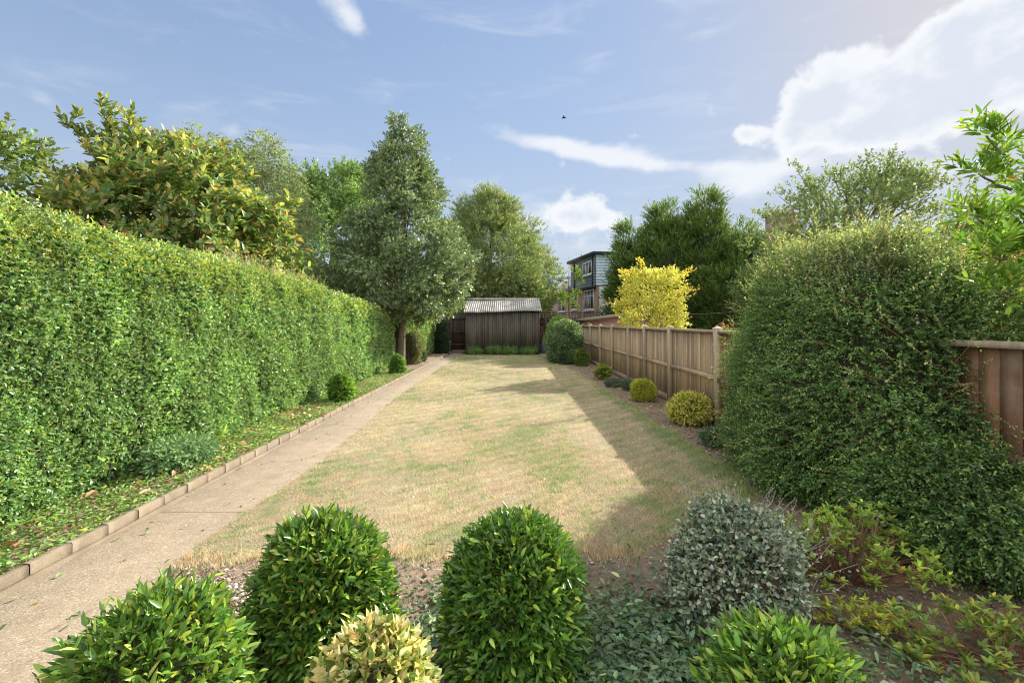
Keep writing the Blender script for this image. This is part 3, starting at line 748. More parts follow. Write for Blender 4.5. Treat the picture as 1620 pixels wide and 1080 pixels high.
hedge('clipped_hedge', 'short lower hedge between the dark trunk of the holly tree and the gate', 16.9, 24.2,
      lambda y: -3.72+.05*np.clip((np.asarray(y)-17)/6, 0, 1), -4.6, lambda y: np.asarray(y)*0+1.92, 3000, (.15, .25, .08), (.25, .35, .09), 23, end_round=.4, alt=[(.24, .32, .18)], altp=.15)

# ================================================================== SHED
sx0, sx1, sy0, sy1 = -2.14, 1.46, 23.4, 25.2
shed = thing('garden_shed', 'dark timber shed with a corrugated roof at the far end of the lawn', 'shed', ((sx0+sx1)/2, sy0, 0))
zf, zb = 2.06, 2.62
nb = 4; pw = (sx1-sx0-.12)/nb
for k in range(nb):
    mb = MB(); xa = sx0+.07+k*pw; nbd = 9; bw = (pw-.015)/nbd
    for j in range(nbd):
        c = random.uniform(.75, 1.2); gm = random.uniform(.9, 1.1)
        x_ = xa+j*bw; y_ = sy0+random.uniform(0, .006)+(.012 if j % 2 else 0)
        mb.box(x_, x_+bw-.006, y_, sy0+.045, .06, zf-.02-random.uniform(0, .01), (c, c*gm, c*.97))
    mb.build('wall_panel', M['shed_wood'], shed)
mb = MB(); mb.box(sx0+.07, sx1-.05, sy0+.047, sy0+.07, .05, zf-.05, (.35, .33, .3)); mb.box(sx0, sx1, sy0+.02, sy0+.06, 0, .055, (.6, .55, .5))
mb.build('frame_lining', M['shed_wood'], shed)
for x in (sx0, sx1-.05):
    mb = MB(); mb.box(x, x+.055, sy0-.012, sy0+.045, 0, zf-.01, (.95, .75, .65)); mb.build('corner_post', M['shed_wood'], shed)
for s, x in ((0, sx0), (1, sx1-.03)):
    mb = MB(); n_ = 14; d_ = (sy1-sy0-.06)/n_
    for j in range(n_):
        y = sy0+.05+j*d_; c = random.uniform(.7, 1.15); zt = zf+(zb-zf)*(y-sy0)/(sy1-sy0)-.03
        mb.box(x, x+.028, y, y+d_-.005, .02, zt, (c, c*.9, c*.85))
    mb.build('side_wall', M['shed_wood'], shed)
mb = MB(); mb.box(sx0+.02, sx1-.02, sy1-.03, sy1, 0, zb-.06); mb.build('back_wall', M['shed_wood'], shed)
# corrugated roof
ov0, ov1 = sx0-.10, sx1+.12; fy, by = sy0-.16, sy1+.12; nxr = 36*10; mbx = []
xsR = np.linspace(ov0, ov1, nxr+1); ysR = np.linspace(fy, by, 9)
V = []
for y in ysR:
    u = (y-fy)/(by-fy); zz = zf-.02+u*(zb+.10-zf)
    wav = .034*np.sin((xsR-ov0)/(ov1-ov0)*36*2*math.pi)
    sagg = .03*np.sin(xsR*1.3+.5)+.03*(xsR-ov0)/(ov1-ov0)
    V.append(np.c_[xsR, np.full(nxr+1, y)+.015*np.sin(xsR*2.1)*(y < fy+.01), zz+wav+sagg+.03])
V = np.vstack(V); V2 = V.copy(); V2[:, 2] -= .008
m_ = nxr+1; i = (np.arange(8)[:, None]*m_+np.arange(nxr)[None]).ravel()
Q = np.stack([i, i+1, i+m_+1, i+m_], -1); k0 = len(V)
eg = np.arange(nxr); Qe = np.stack([eg, eg+k0, eg+k0+1, eg+1], -1)
cr_ = np.ones((len(V)*2, 3)); pan = np.floor((xsR-ov0)/.76).astype(int); tone = np.array([1, .86, 1.1, .8, 1.05, .9, 1])[pan % 7]
cr_ *= np.tile(tone, 18)[:, None]
mkmesh('roof', np.vstack([V, V2]), [np.vstack([Q, (Q+k0)[:, ::-1], Qe])], M['roof_sheet'], shed, cr_, smooth=False)
mb = MB(); mb.box(ov0-.02, ov1+.02, by-.06, by+.04, zb+.13, zb+.21, (1.5, 1.5, 1.5)); mb.build('ridge_flashing', M['roof_sheet'], shed)

# gate and back fence on the left of the shed
g = thing('garden_gate', 'dark brown ledged board gate between the hedge and the shed', 'gate', (-2.75, 24.9, 0))
mb = MB()
for j in range(6):
    x = -3.0+j*.135; c = random.uniform(.8, 1.2); mb.box(x, x+.13, 24.9, 24.925, .12, 1.98, (c, c, c))
mb.build('board_panel', M['dark_wood'], g)
mb = MB(); mb.box(-3.04, -2.97, 24.86, 24.95, 0, 2.02, (1.3, 1.2, 1.1)); mb.build('gate_post', M['dark_wood'], g)
for z in (.35, 1.0, 1.7):
    mb = MB(); mb.box(-2.99, -2.2, 24.875, 24.899, z, z+.1, (1.2, 1.15, 1.1)); mb.build('ledge', M['dark_wood'], g)
mb = MB(); mb.box(-2.98, -2.93, 24.85, 24.874, 1.02, 1.14, (.3, .3, .3)); mb.build('latch', M['lead'], g)
g = thing('back_fence', 'dark stained fence panel behind the hedge, left of the gate', 'fence', (-3.6, 25, 0))
mb = MB()
for j in range(12):
    x = -4.4+j*.112; c = random.uniform(.7, 1.1); mb.box(x, x+.108, 25, 25.02, .05, 2.0, (c, c, c*1.05))
mb.build('board_panel', M['dark_wood'], g)
for z in (.5, 1.5):
    mb = MB(); mb.box(-4.4, -3.05, 24.96, 24.999, z, z+.07, (1.2, 1.2, 1.2)); mb.build('rail', M['dark_wood'], g)
stp = thing('step', 'low pale stone step in front of the dark gate', 'step', (-2.5, 24.55, 0))
mb = MB(); mb.box(-2.95, -2.2, 24.4, 24.8, 0, .10, (.8, .75, .7)); mb.build('tread', M['concrete_kerb'], stp)
mb = MB(); mb.box(-2.93, -2.22, 24.42, 24.8, -.04, -.001, (.5, .5, .5)); mb.build('riser', M['concrete_kerb'], stp)
# white tall pot by the gate
pt = thing('planter', 'white tall square planter standing by the kerb end near the gate', 'planter', (-3.02, 23.5, 0))
mb = MB(); V = [(-3.12, 23.4, .0), (-2.94, 23.4, 0), (-2.94, 23.6, 0), (-3.12, 23.6, 0), (-3.17, 23.35, .62), (-2.89, 23.35, .62), (-2.89, 23.65, .62), (-3.17, 23.65, .62)]
mb.add(V, [(0,3,2,1), (0,1,5,4), (1,2,6,5), (2,3,7,6), (3,0,4,7)]); mb.build('pot', M['white_paint'], pt)
mb = MB(); mb.box(-3.19, -2.87, 23.33, 23.67, .622, .66); mb.build('rim', M['white_paint'], pt)

# right part of the back fence with trellis
g = thing('trellis_fence', 'dark stained fence topped with square trellis right of the shed', 'fence', (3.5, 25.4, 0))
mb = MB()
for j in range(38):
    x = 1.55+j*.122; c = random.uniform(.75, 1.2); mb.box(x, x+.118, 25.4, 25.42, .05, 1.72, (c*1.1, c*.95, c*.95))
mb.build('board_panel', M['dark_wood'], g)
for x in (1.9, 3.75, 5.6):
    mb = MB(); mb.box(x-.05, x+.05, 25.32, 25.399, 0, 2.12, (1.3, 1.2, 1.15)); mb.build('post', M['dark_wood'], g)
mb = MB()
for z in (1.79, 1.93, 2.07): mb.box(1.5, 6.1, 25.372, 25.39, z-.016, z+.016)
x = 1.55
while x < 6.1: mb.box(x-.014, x+.014, 25.391, 25.405, 1.74, 2.1); x += .16
mb.build('trellis', M['lead'], g)
mb = MB(); mb.box(1.52, 6.1, 25.35, 25.43, 1.72, 1.745, (1.6, 1.6, 1.7)); mb.build('capping', M['dark_wood'], g)
for z in (.55, 1.45):
    mb = MB(); mb.box(1.52, 6.1, 25.34, 25.371, z, z+.09, (1.6, 1.3, 1.2)); mb.build('rail', M['dark_wood'], g)
# clutter beside the shed
br_ = thing('timber_offcut', 'loose reddish timber leaning diagonally on the dark fence beside the shed', 'timber', (1.8, 25.1, 0))
mb = MB(); mb.tube([(1.58, 24.9, 1.35), (2.05, 25.25, .85)], [.035, .035], 4, (2.6, 2.0, 1.8)); mb.tube([(2.05, 24.95, .9), (1.56, 24.9, .82)], [.03, .03], 4, (2.4, 1.9, 1.7)); mb.build('plank', M['dark_wood'], br_)
tp = thing('rubbish_bag', 'blue-grey crumpled plastic bag heaped beside the shed', 'bag', (1.85, 24.6, 0))
V, Q = surf([(0, .28), (.15, .32), (.4, .28), (.65, .2), (.8, .09), (.84, .01)], 1, .9, 1, 22, .0)
V = V+unit(V-np.array([0, 0, .35]))*(fnoise(V, 9, 4)*.07+fnoise(V, 21, 6)*.03)[:, None]; V[:, 2] = np.maximum(V[:, 2], 0)
mb = MB(); mb.add(V+np.array([1.85, 24.6, 0]), Q); mb.build('bag_body', M['tarp'], tp)
mb = MB(); mb.tube([(1.85, 24.6, .8), (1.88, 24.57, .88), (1.92, 24.55, .93)], [.03, .02, .05], 6); mb.build('tied_neck', M['tarp'], tp)

# ================================================================== BOUNDARY FENCE (right)
FX = 3.13
fence = thing('feather_edge_fence', 'weathered brown feather-edge board fence along the right side of the lawn', 'fence', (FX, 12, 0))
posts = [7.18, 9.28, 11.0, 12.5, 14.5, 16.4, 18.4, 20.4]
FH = 1.43
def bay(parent, y0, y1, H, lo, tone=(1, 1, 1), bw=.095, rail=.72):
    mb = MB(); y = y0
    while y < y1-.01:
        c = random.gauss(1, .17); w_ = min(bw, y1-y)
        a = random.uniform(-.003, .003)
        mb.box(FX+.002+a, FX+.018+a, y+.004, y+w_-.005, lo, H-.045, (tone[0]*c, tone[1]*c*random.uniform(.95, 1.03), tone[2]*c*random.uniform(.9, 1.05)))
        mb.box(FX+.03, FX+.04, y, y+w_-.001, lo, H-.047, (tone[0]*.6, tone[1]*.58, tone[2]*.55))  # backing darkened to draw the shadow in the gaps between boards
        y += bw
    mb.build('board_panel', M['fence_wood'], parent)
    mb = MB(); mb.box(FX-.045, FX-.002, y0, y1, rail-.035, rail+.035, (1.0*tone[0], 1.03*tone[1], 1.08*tone[2])); mb.build('rail', M['fence_wood'], parent)
    mb = MB(); mb.box(FX-.045, FX+.055, y0, y1, H-.043, H, (.85, .88, .9)); mb.build('cap_rail', M['post_wood'], parent)
    mb = MB(); mb.box(FX-.03, FX+.03, y0, y1, 0, lo-.003, (.75, .75, .78)); mb.build('gravel_board', M['post_wood'], parent)
for i in range(len(posts)-1): bay(fence, posts[i]+.05, posts[i+1]-.05, FH+random.uniform(-.01, .01), .14)
bay(fence, 20.45, 21.4, FH, .14)
for y in posts:
    mb = MB(); c = random.uniform(.92, 1.08)
    mb.box(FX-.07, FX+.035, y-.048, y+.048, -.1, FH+.035, (c, c, c*.97))
    V = [(FX-.075, y-.053, FH+.0352), (FX+.04, y-.053, FH+.0352), (FX+.04, y+.053, FH+.0352), (FX-.075, y+.053, FH+.0352), (FX-.018, y, FH+.07)]
    mb.add(V, None, [(0,1,4), (1,2,4), (2,3,4), (3,0,4)], (c, c, c)); mb.build('post', M['post_wood'], fence)
fence2 = thing('close_board_fence', 'reddish brown board fence with a grey capping behind the big shrub on the right', 'fence', (FX, 4, 0))
for a, b_ in ((.3, 2.55), (2.65, 4.75), (4.85, 7.128)): bay(fence2, a, b_, FH, .16, (.50, .37, .31), .14, .70)
for y in (2.6, 4.8):
    mb = MB(); mb.box(FX-.05, FX+.05, y-.048, y+.048, -.1, FH+.01, (.85, .7, .62)); mb.build('post', M['post_wood'], fence2)
# ================================================================== HOUSES
def frame_house():
    D0 = 34.0; O = np.array([.18*D0, D0, 0]); a = np.array([-.19, 1, 0]); a /= np.linalg.norm(a); b_ = np.array([a[1], -a[0], 0])
    return lambda V: O+V[:, :1]*a+V[:, 1:2]*b_+np.c_[np.zeros((len(V), 2)), V[:, 2]]
HM = frame_house()
hs = thing('terraced_house', 'red brick house with a dark clad loft storey beyond the back fence', 'house', (7, 38, 0))
def hb(name, boxes, mat, parent=hs, c=(1, 1, 1)):
    mb = MB()
    for q in boxes: mb.box(*q, c if len(q) == 6 else c, HM)
    return mb.build(name, M[mat], parent)
hb('wall', [(0, 14, 0, 7, -2, 4.12)], 'brick')
ends = hb('gable_wall', [(-.012, -.002, .25, 7, -2, 4.1)], 'white_paint')
# clad loft storey of horizontal slates
mb = MB(); z = 4.16
mb.box(.02, 5.6, .02, 6.5, 4.14, 6.35, (.8, .8, .8), HM)
while z < 6.3:
    mb.box(-.01, 5.65, -.02-.012*((z*10) % 2 > 1), .015, z, z+.19, (1, 1, 1.05), HM); mb.box(-.02, .01, .016, 6.5, z, z+.19, (4.5, 4.6, 4.6), HM); z += .2  # end face slates lightened: a whitish reflection put into the colour
mb.build('loft_storey', M['slate_clad'], hs)
hb('loft_roof', [(-.25, 5.9, -.3, 6.7, 6.36, 6.55)], 'lead'); hb('gutter', [(-.15, 5.7, -.26, -.03, 4.0, 4.14)], 'lead')
hb('downpipe', [(.5, .58, -.1, -.03, 4.15, 6.3)], 'lead'); hb('downpipe', [(4.6, 4.68, -.1, -.03, 4.15, 6.3)], 'lead')
# pitched roof on the further half
mb = MB(); V = HM(np.array([(5.95, -.3, 4.1), (14.2, -.3, 4.1), (14.2, 3.2, 6.25), (5.95, 3.2, 6.25), (5.95, 6.9, 4.1), (14.2, 6.9, 4.1)], float))
mb.add(V, [(0,1,2,3), (3,2,5,4)], [(0,3,4), (1,5,2)]); mb.build('pitched_roof', M['tiles'], hs)
hb('eaves_board', [(5.95, 14.2, -.3, -.2, 3.98, 4.09)], 'white_paint')
hb('roof_light', [(6.5, 7.5, .3, 1.0, 4.55, 4.95)], 'white_paint')
def window(s0, s1, z0, z1, nv=2, open_=False, tl=False):
    f = .1; bx = [(s0, s1, -.06, -.008, z0, z0+f), (s0, s1, -.06, -.008, z1-f, z1), (s0, s0+f, -.062, -.008, z0+f, z1-f), (s1-f, s1, -.062, -.008, z0+f, z1-f)]
    for k in range(1, nv):
        x = s0+(s1-s0)*k/nv; bx.append((x-.04, x+.04, -.061, -.008, z0+f, z1-f))
    if tl: bx.append((s0+f, s1-f, -.059, -.009, z1-.5, z1-.44))
    w_ = hb('window', bx, 'white_paint')
    mb = MB(); mb.box(s0+f*.5, s1-f*.5, -.045, -.02, z0+f*.5, z1-f*.5, (1, 1, 1), HM); g_ = mb.build('pane', M['glass']); g_.parent = w_
    g_.location = -np.array(hs.location); 
    mb = MB(); mb.box(s0-.06, s1+.06, -.12, -.063, z0-.07, z0-.001, (1, 1, 1), HM); s__ = mb.build('sill', M['white_paint']); s__.parent = w_; s__.location = -np.array(hs.location)
window(.35, 2.35, 2.45, 3.95, 3, tl=True); window(3.9, 5.5, 2.55, 3.85, 2); window(7.1, 9.2, 2.45, 3.75, 2)
window(.75, 2.65, 5.05, 6.05, 3)
# vent pipe
hb('vent_pipe', [(4.0, 4.1, .3, .4, 6.55, 6.95)], 'metal')

ch = thing('house', 'brick chimney stack and roof of a house behind the trees on the right', 'house', (18.5, 32, 0))
mb = MB(); mb.box(14.5, 28, 31, 39, -1, 5.2); mb.build('wall', M['brick'], ch)
mb = MB(); mb.add([(14.2, 30.7, 5.1), (28.3, 30.7, 5.1), (28.3, 35, 7.2), (14.2, 35, 7.2), (28.3, 39.3, 5.1), (14.2, 39.3, 5.1)], [(0,1,2,3), (3,2,4,5)], [(0,3,5), (1,4,2)]); mb.build('roof', M['tiles'], ch)
x0 = (1223-VX)/F*32; x1 = (1264-VX)/F*32; zt = CAMH+(HY-334)/F*32
mb = MB(); mb.box(x0, x1, 32, 33.0, 4.5, zt-.25); mb.box(x0-.07, x1+.07, 31.93, 33.07, zt-.249, zt-.05); stack = mb.build('chimney', M['chimney'], ch)
for k in range(5):
    mb = MB(); x = x0+.16+k*(x1-x0-.32)/4; mb.tube([(x, 32.5, zt-.05), (x, 32.5, zt+.2)], [.13, .11], 10); p_ = mb.build('chimney_pot', M['chimney'], None); p_.parent = stack; p_.location = -np.array(ch.location)
ae = thing('television_aerial', 'thin aerial fixed to the brick chimney', 'aerial', (x0+.1, 32, zt))
mb = MB(); mb.tube([(x0+.05, 31.97, zt-.8), (x0+.05, 31.97, zt+.6)], [.018, .018], 5); mb.build('mast', M['metal'], ae)
mb = MB(); mb.tube([(x0+.15, 31.97, zt+.22), (x0-.75, 31.9, zt+.12)], [.012, .012], 4)
for k in range(7): xx = x0+.1-k*.12; mb.tube([(xx, 31.8, zt+.21-.013*k), (xx, 32.1, zt+.21-.013*k)], [.007, .007], 4)
mb.build('antenna', M['metal'], ae)

# neighbour's outbuilding with a low felt roof
ob = thing('outbuilding', 'low pink walled outbuilding with a sloping felt roof over the fence', 'outbuilding', (4.2, 20, 0))
Y0 = 20.5; xa = 3.35; xb = 6.6
mb = MB(); mb.box(xa+.08, xb, Y0, Y0+3.0, 0, 1.58); mb.box(xa+.1, xb, Y0+.01, Y0+2.99, 1.581, 1.75); mb.build('wall', M['pink_wall'], ob)
mb = MB(); mb.add([(xa-.1, Y0-.2, 1.62), (xb+.1, Y0-.2, 2.05), (xb+.1, Y0+3.2, 2.05), (xa-.1, Y0+3.2, 1.62), (xa-.1, Y0-.2, 1.72), (xb+.1, Y0-.2, 2.15), (xb+.1, Y0+3.2, 2.15), (xa-.1, Y0+3.2, 1.72)],
    [(0,3,2,1), (4,5,6,7), (0,1,5,4), (1,2,6,5), (2,3,7,6), (3,0,4,7)]); mb.build('roof', M['felt'], ob)
mb = MB(); mb.box(xa-.02, xa+.079, Y0-.06, Y0+.05, 0, 1.6, (1, 1, 1)); mb.build('corner_post', M['post_wood'], ob)

# ================================================================== FRONT BUSHES
E = 'clipped evergreen bushes in the front bed'
LG = (.115, .225, .035); LY = (.40, .48, .09)
def at(px, D): return ((px-VX)/F*D, D)
def fb(label, px, D, h, r, n=2600, **k):
    kw = dict(tip=(.30, .42, .07), tipp=.2, alt=[(.07, .155, .03)]*16+[(.34, .2, .06)], altp=.42, SL=.08, nl=5, mat='leaf_gloss', group=E, nz=.03, nf=8, rand=.5, up=.45, ang=42, low=.96, p=2.0)
    kw.update(k)
    return bush('clipped_bush', label, 'bush', at(px, D), h, r, LG, int(n*1.35), .049, .016, **kw)
fb('wide low bright green bush at the bottom left, beside the path', 238, 1.62, .635, .295, 2700, alt=[(.15, .28, .06), (.08, .17, .04), (.07, .15, .04), (.38, .45, .1)], altp=.4, SL=.12, p=2.0)
fb('tall domed green bush behind the yellow variegated one', 511, 2.2, .67, .31, 3700)
fb('tall domed dark green bush standing alone in front of the middle of the lawn', 813, 2.2, .67, .32, 3900, alt=[(.06, .14, .03)], altp=.45, tipp=.14)
fb('low bright green bush in the shade, in front of the grey-leaved bush', 1240, 1.62, .53, .275, 2100, alt=[(.15, .28, .05), (.08, .16, .04)], altp=.5, p=1.9, SL=.11, tipp=.2)
bush('variegated_bush', 'small rounded cream and yellow variegated bush at the bottom edge', 'bush', at(588, 1.52), .59, .215, (.20, .31, .08), 2300, .036, .019, tip=(.80, .74, .40), tipp=.62,
     alt=[(.74, .68, .36), (.44, .52, .18)], altp=.25, SL=.075, nl=6, mat='leaf_gold', nz=.012, nf=8, rand=.35, up=.6, ang=38, p=2.0)
# grey felted shrub with long pale shoots
gb = bush('grey_leaved_shrub', 'rounded grey-green shrub with long pale straggly shoots in the shade', 'shrub', at(1162, 2.48), .64, .35, (.17, .22, .15), 5200, .026, .017, tip=(.38, .42, .32), tipp=.5,
     alt=[(.26, .32, .23), (.12, .17, .1)], altp=.45, SL=.10, nl=6, mat='leaf_grey', nz=.07, nf=6, rand=.95, up=.3, low=.85, p=2.2, var=.2)
mb = MB(); LVs = Leaves(True)
for k in range(52):
    a = random.uniform(-1.6, 2.6); q = .30; sp = random.uniform(.12, .26); zz = random.uniform(.25, .6)
    if k < 16: a = random.uniform(-.7, .7); sp = random.uniform(.22, .42); zz = random.uniform(.2, .4)
    q = .2; c0 = np.array([q*math.cos(a)*(1.1-zz*.5), q*math.sin(a)*(1.1-zz*.5), zz]); d0 = np.array([math.cos(a), math.sin(a), random.uniform(.1, 1.2)]); d0 /= np.linalg.norm(d0)
    bnd = rng.normal(0, .05, 3)*sp*3; pts = [c0, c0+d0*sp*.35+bnd*.5, c0+d0*sp*.7+bnd*.6, c0+d0*sp+np.array([0, 0, .03])]
    mb.tube(np.array(pts)+np.array(gb.location), [.0022, .002, .0015, .001], 4, (1.6, 1.6, 1.5))
    O = np.repeat((c0+np.array(gb.location))[None], 2, 0); shoots(LVs, O, np.repeat(d0[None], 2, 0), sp*.9, 7, .016, .008, (.34, .37, .29), ang=50, start=.35)
M['pale_twig'] = plain('pale_twig', (.34, .33, .27), .9)
mb.build('pale_shoots', M['pale_twig'], gb); LVs.build('shoot_leaves', M['leaf_grey'], gb)

# azalea: leggy, whorls of bright leaves at the tips of bare stems
def leggy(name, label, cx, cy, n, rx_, ry_, hz_, base, ll, lw, seed, mat='leaf'):
    r = random.Random(seed); t0 = thing(name, label, 'shrub', (cx, cy, 0)); mb = MB(); LV = Leaves(True); O, D_ = [], []
    for k in range(n):
        a = r.uniform(0, 6.28); q = r.random()**.5; x = cx+rx_*q*math.cos(a); y = cy+ry_*q*math.sin(a); z = hz_*(1-.55*q*q)*r.uniform(.45, 1.05)
        bx, by_ = cx+(x-cx)*.2, cy+(y-cy)*.2
        mx = (bx*.45+x*.55+r.uniform(-.04, .04), by_*.45+y*.55+r.uniform(-.04, .04), z*.4)
        mb.tube([(bx, by_, 0), mx, (x, y, z)], [.006, .0035, .002], 4)
        for j in range(r.randint(3, 6)):
            ex = (x+r.uniform(-.08, .08), y+r.uniform(-.08, .08), z*r.uniform(.6, 1.1)); mb.tube([mx, ((mx[0]+ex[0])/2, (mx[1]+ex[1])/2, z*.75), ex], [.003, .002, .0015], 4)
            O.append(ex); D_.append((r.gauss(0, .4), r.gauss(0, .4), 1))
    O = np.array(O); D_ = unit(np.array(D_)); shoots(LV, O, D_, .028, 8, ll, lw, base, tip=(.38, .42, .07), tipp=.35, alt=[(.3, .2, .07)], altp=.05, ang=68, up=.7)
    LV.build('foliage', M[mat], t0); M['stem_red'] = M.get('stem_red') or plain('stem_redbrown', (.26, .14, .09), .85); mb.build('stems', M['stem_red'], t0)
    return t0
leggy('azalea', 'sparse leggy shrub of bright yellow-green leaf whorls under the big shrub', 2.05, 2.9, 70, .6, .34, .42, (.25, .38, .08), .042, .018, 4)
leggy('azalea', 'small leafy sprawl of green whorls at the lower right corner of the soil', 2.25, 2.2, 34, .5, .28, .2, (.22, .32, .08), .042, .018, 9)
leggy('azalea', 'tiny yellow-green seedling clump between the grey shrub and the leggy azalea', 1.72, 2.42, 12, .16, .1, .16, (.38, .42, .07), .036, .017, 14)

# ================================================================== SMALL SHRUBS ON THE RIGHT
def sb(name, label, px, D, h, r, n, base, **k):
    X, Y = at(px, D); return bush(name, label, 'shrub', (X, Y), h, r, base, n, **k)
G = 'golden clipped mounds along the fence'
sb('golden_mound', 'larger loose golden yellow mound close to the nearest fence post', 1092, 7.35, .50, .35, 2600, (.64, .64, .12), ll=.034, lw=.02, tip=(.88, .84, .34), tipp=.6, alt=[(.24, .36, .06)], altp=.4, SL=.09, mat='leaf_gold', group=G, nz=.04, core=.78, rand=.6, p=2.1, nl=5)
sb('golden_mound', 'neat round golden green ball second from the camera along the fence', 1018, 9.5, .45, .27, 3600, (.44, .52, .07), ll=.024, lw=.014, tip=(.74, .74, .15), tipp=.55, alt=[(.24, .35, .05)], altp=.4, SL=.06, mat='leaf_gold', group=G, nz=.03, core=.78, rand=.55, p=2.2, nl=5)
sb('yellow_green_shrub', 'small yellow-green shrub with upright leaves by the fence', 954, 13.0, .40, .22, 700, (.25, .31, .06), ll=.06, lw=.022, tip=(.4, .42, .1), alt=[(.12, .18, .03)], altp=.3, SL=.12, six=True, nz=.05, rand=.5, up=.8, low=.6)
sb('grey_green_clump', 'low spreading grey-green clump beside the yellow-green shrub', 974, 11.6, .20, .24, 900, (.13, .18, .12), ll=.04, lw=.014, SL=.08, nz=.03, mat='leaf_grey', rand=.6, sx=1.2)
sb('grey_green_clump', 'tiny dark grey-green clump just behind the round golden ball', 996, 10.9, .22, .15, 500, (.10, .15, .09), ll=.035, lw=.014, SL=.07, nz=.03, mat='leaf_grey', rand=.6)
sb('small_bush', 'small round dark green bush at the foot of the fence beside the large grey-green shrub', 921, 17.2, .62, .26, 1300, (.12, .20, .04), ll=.055, lw=.024, tip=(.3, .36, .08), SL=.1, nz=.05, rand=.5, low=.7, six=False)
sb('large_grey_green_shrub', 'large rounded grey-green shrub with pale flowers at the far end of the fence', 894, 18.2, 1.66, .70, 9000, (.10, .18, .075), ll=.065, lw=.03, tip=(.4, .44, .36), tipp=.15, alt=[(.15, .23, .10)], altp=.3, SL=.2, core=.68, nz=.14, nf=3, rand=.6, mat='leaf', six=False, p=2.2)
sb('bright_green_shrub', 'rounded bright green shrub behind the large grey-green one', 886, 20.4, 1.90, .66, 6000, (.15, .26, .05), ll=.06, lw=.028, SL=.15, core=.7, nz=.1, nf=3, rand=.6, six=False)
sb('low_grey_shrub', 'low spreading blue-green shrub at the foot of the fence beside the big dark shrub', 1146, 6.0, .25, .29, 2000, (.10, .16, .095), ll=.034, lw=.013, tip=(.2, .26, .15), SL=.1, nz=.04, rand=.7, mat='leaf_grey', sx=1.05)

# left side small shrubs
sb('rounded_shrub', 'bright green small shrub by the kerb halfway along the tall hedge', 541, 9.1, .60, .24, 1500, (.13, .26, .04), ll=.05, lw=.025, tip=(.25, .38, .06), alt=[(.07, .15, .03)], altp=.3, SL=.1, nz=.04, rand=.5, low=.65)
sb('rounded_shrub', 'bright green small shrub by the kerb below the holly trunk', 629, 14.0, .60, .21, 1100, (.11, .23, .05), ll=.055, lw=.028, tip=(.25, .38, .08), SL=.1, nz=.04, rand=.5, low=.65)
sb('rounded_shrub', 'small dark shrub by the kerb beyond the holly trunk', 664, 18.4, .52, .26, 1100, (.08, .15, .06), ll=.055, lw=.028, SL=.1, nz=.04, rand=.5, low=.7, six=False)
sb('conical_shrub', 'dark upright conical evergreen at the end of the short hedge', 699, 23.2, 1.78, .36, 3500, (.045, .085, .04), ll=.07, lw=.035, SL=.14, nz=.08, nf=3, rand=.5, six=False, p=1.2)
sb('red_tinged_shrub', 'loose dull red and green shrub beside the holly trunk', 652, 17.3, 1.3, .42, 2200, (.15, .18, .09), ll=.055, lw=.026, alt=[(.28, .17, .12)], altp=.12, SL=.18, nz=.12, nf=3, rand=.8, six=False, core=.6)
sb('grey_leaved_plant', 'low grey-green plant growing out of the foot of the hedge', 285, 4.95, .36, .30, 1100, (.19, .30, .13), ll=.055, lw=.024, SL=.14, nz=.06, rand=.8, sx=.8, sy=1.4, mat='leaf_grey', core=.5, bottom=.1)
sb('broad_leaved_plant', 'pale green plant with broad drooping leaves by the kerb', 335, 5.9, .24, .14, 60, (.26, .38, .12), ll=.13, lw=.04, SL=.06, nl=3, nz=.0, rand=.6, core=.3, bottom=.1, ang=60)
for j, (px, D, h, r) in enumerate([(751, 23.0, .24, .28), (781, 22.95, .42, .33), (806, 23.05, .27, .36), (836, 23.1, .22, .34)]):
    lab = ['leftmost of the low green plants at the foot of the shed', 'tallest low green plant at the foot of the shed wall', 'third low green plant from the left at the foot of the shed', 'rightmost of the low green plants at the foot of the shed'][j]
    X, Y = at(px, D); bush('fern', lab, 'plant', (X, Y), h, r, (.15, .26, .08), 420, .07, .018, SL=.24, nl=6, six=False, nz=.09, rand=.9, up=.8, group='low plants at the foot of the shed', ang=55, core=.45, sx=1.25)

# ================================================================== BIG SHRUB (right)
bs = thing('large_shrub', 'huge dense dark green small-leaved shrub with pale tips spilling over the right fence', 'shrub', (3.25, 4.5, 0))
bs['local'] = 1
prof = [(0.02, .01), (.03, .95), (.25, 1.12), (.7, 1.12), (1.2, 1.04), (1.7, .92), (2.05, .76), (2.3, .5), (2.42, .25), (2.46, .01)]
SXB, SYB = .93, 1.34
P, Nn = revolve(24000, prof, SXB, SYB, .13, 2.4, 77)
Ps, Ns = revolve(8500, [(0.02, .01), (.03, .8), (.25, .98), (.45, .88), (.68, .55), (.8, .02)], .62, .72, .08, 3, 5); P = np.vstack([P, Ps+np.array([-.25, -1.35, 0])]); Nn = np.vstack([Nn, Ns]); P += Nn*(fnoise(P, 6, 5)*.075)[:, None]
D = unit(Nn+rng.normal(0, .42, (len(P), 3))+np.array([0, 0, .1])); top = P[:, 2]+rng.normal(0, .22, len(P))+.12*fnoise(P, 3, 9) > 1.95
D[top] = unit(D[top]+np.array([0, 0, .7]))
P = P-Nn*(.10+rng.random(len(P))[:, None]**1.4*.25); P[:, 2] = np.maximum(P[:, 2], .02)
vis = (P[:, 0] < .35) | (P[:, 1] < .2) | (P[:, 2] > 1.5)
P, D, top = P[vis], D[vis], top[vis]
LV = Leaves(False, .5)
SL = np.where(rng.random(len(P)) < .10, .34, .19)
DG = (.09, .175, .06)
shoots(LV, P[~top], D[~top], SL[~top], 14, .026, .0135, DG, tip=(.22, .34, .09), tipp=.35, alt=[(.055, .115, .045), (.14, .25, .07), (.12, .18, .10)], altp=.5, ang=55, up=.5, flat=.3, droop=.5)
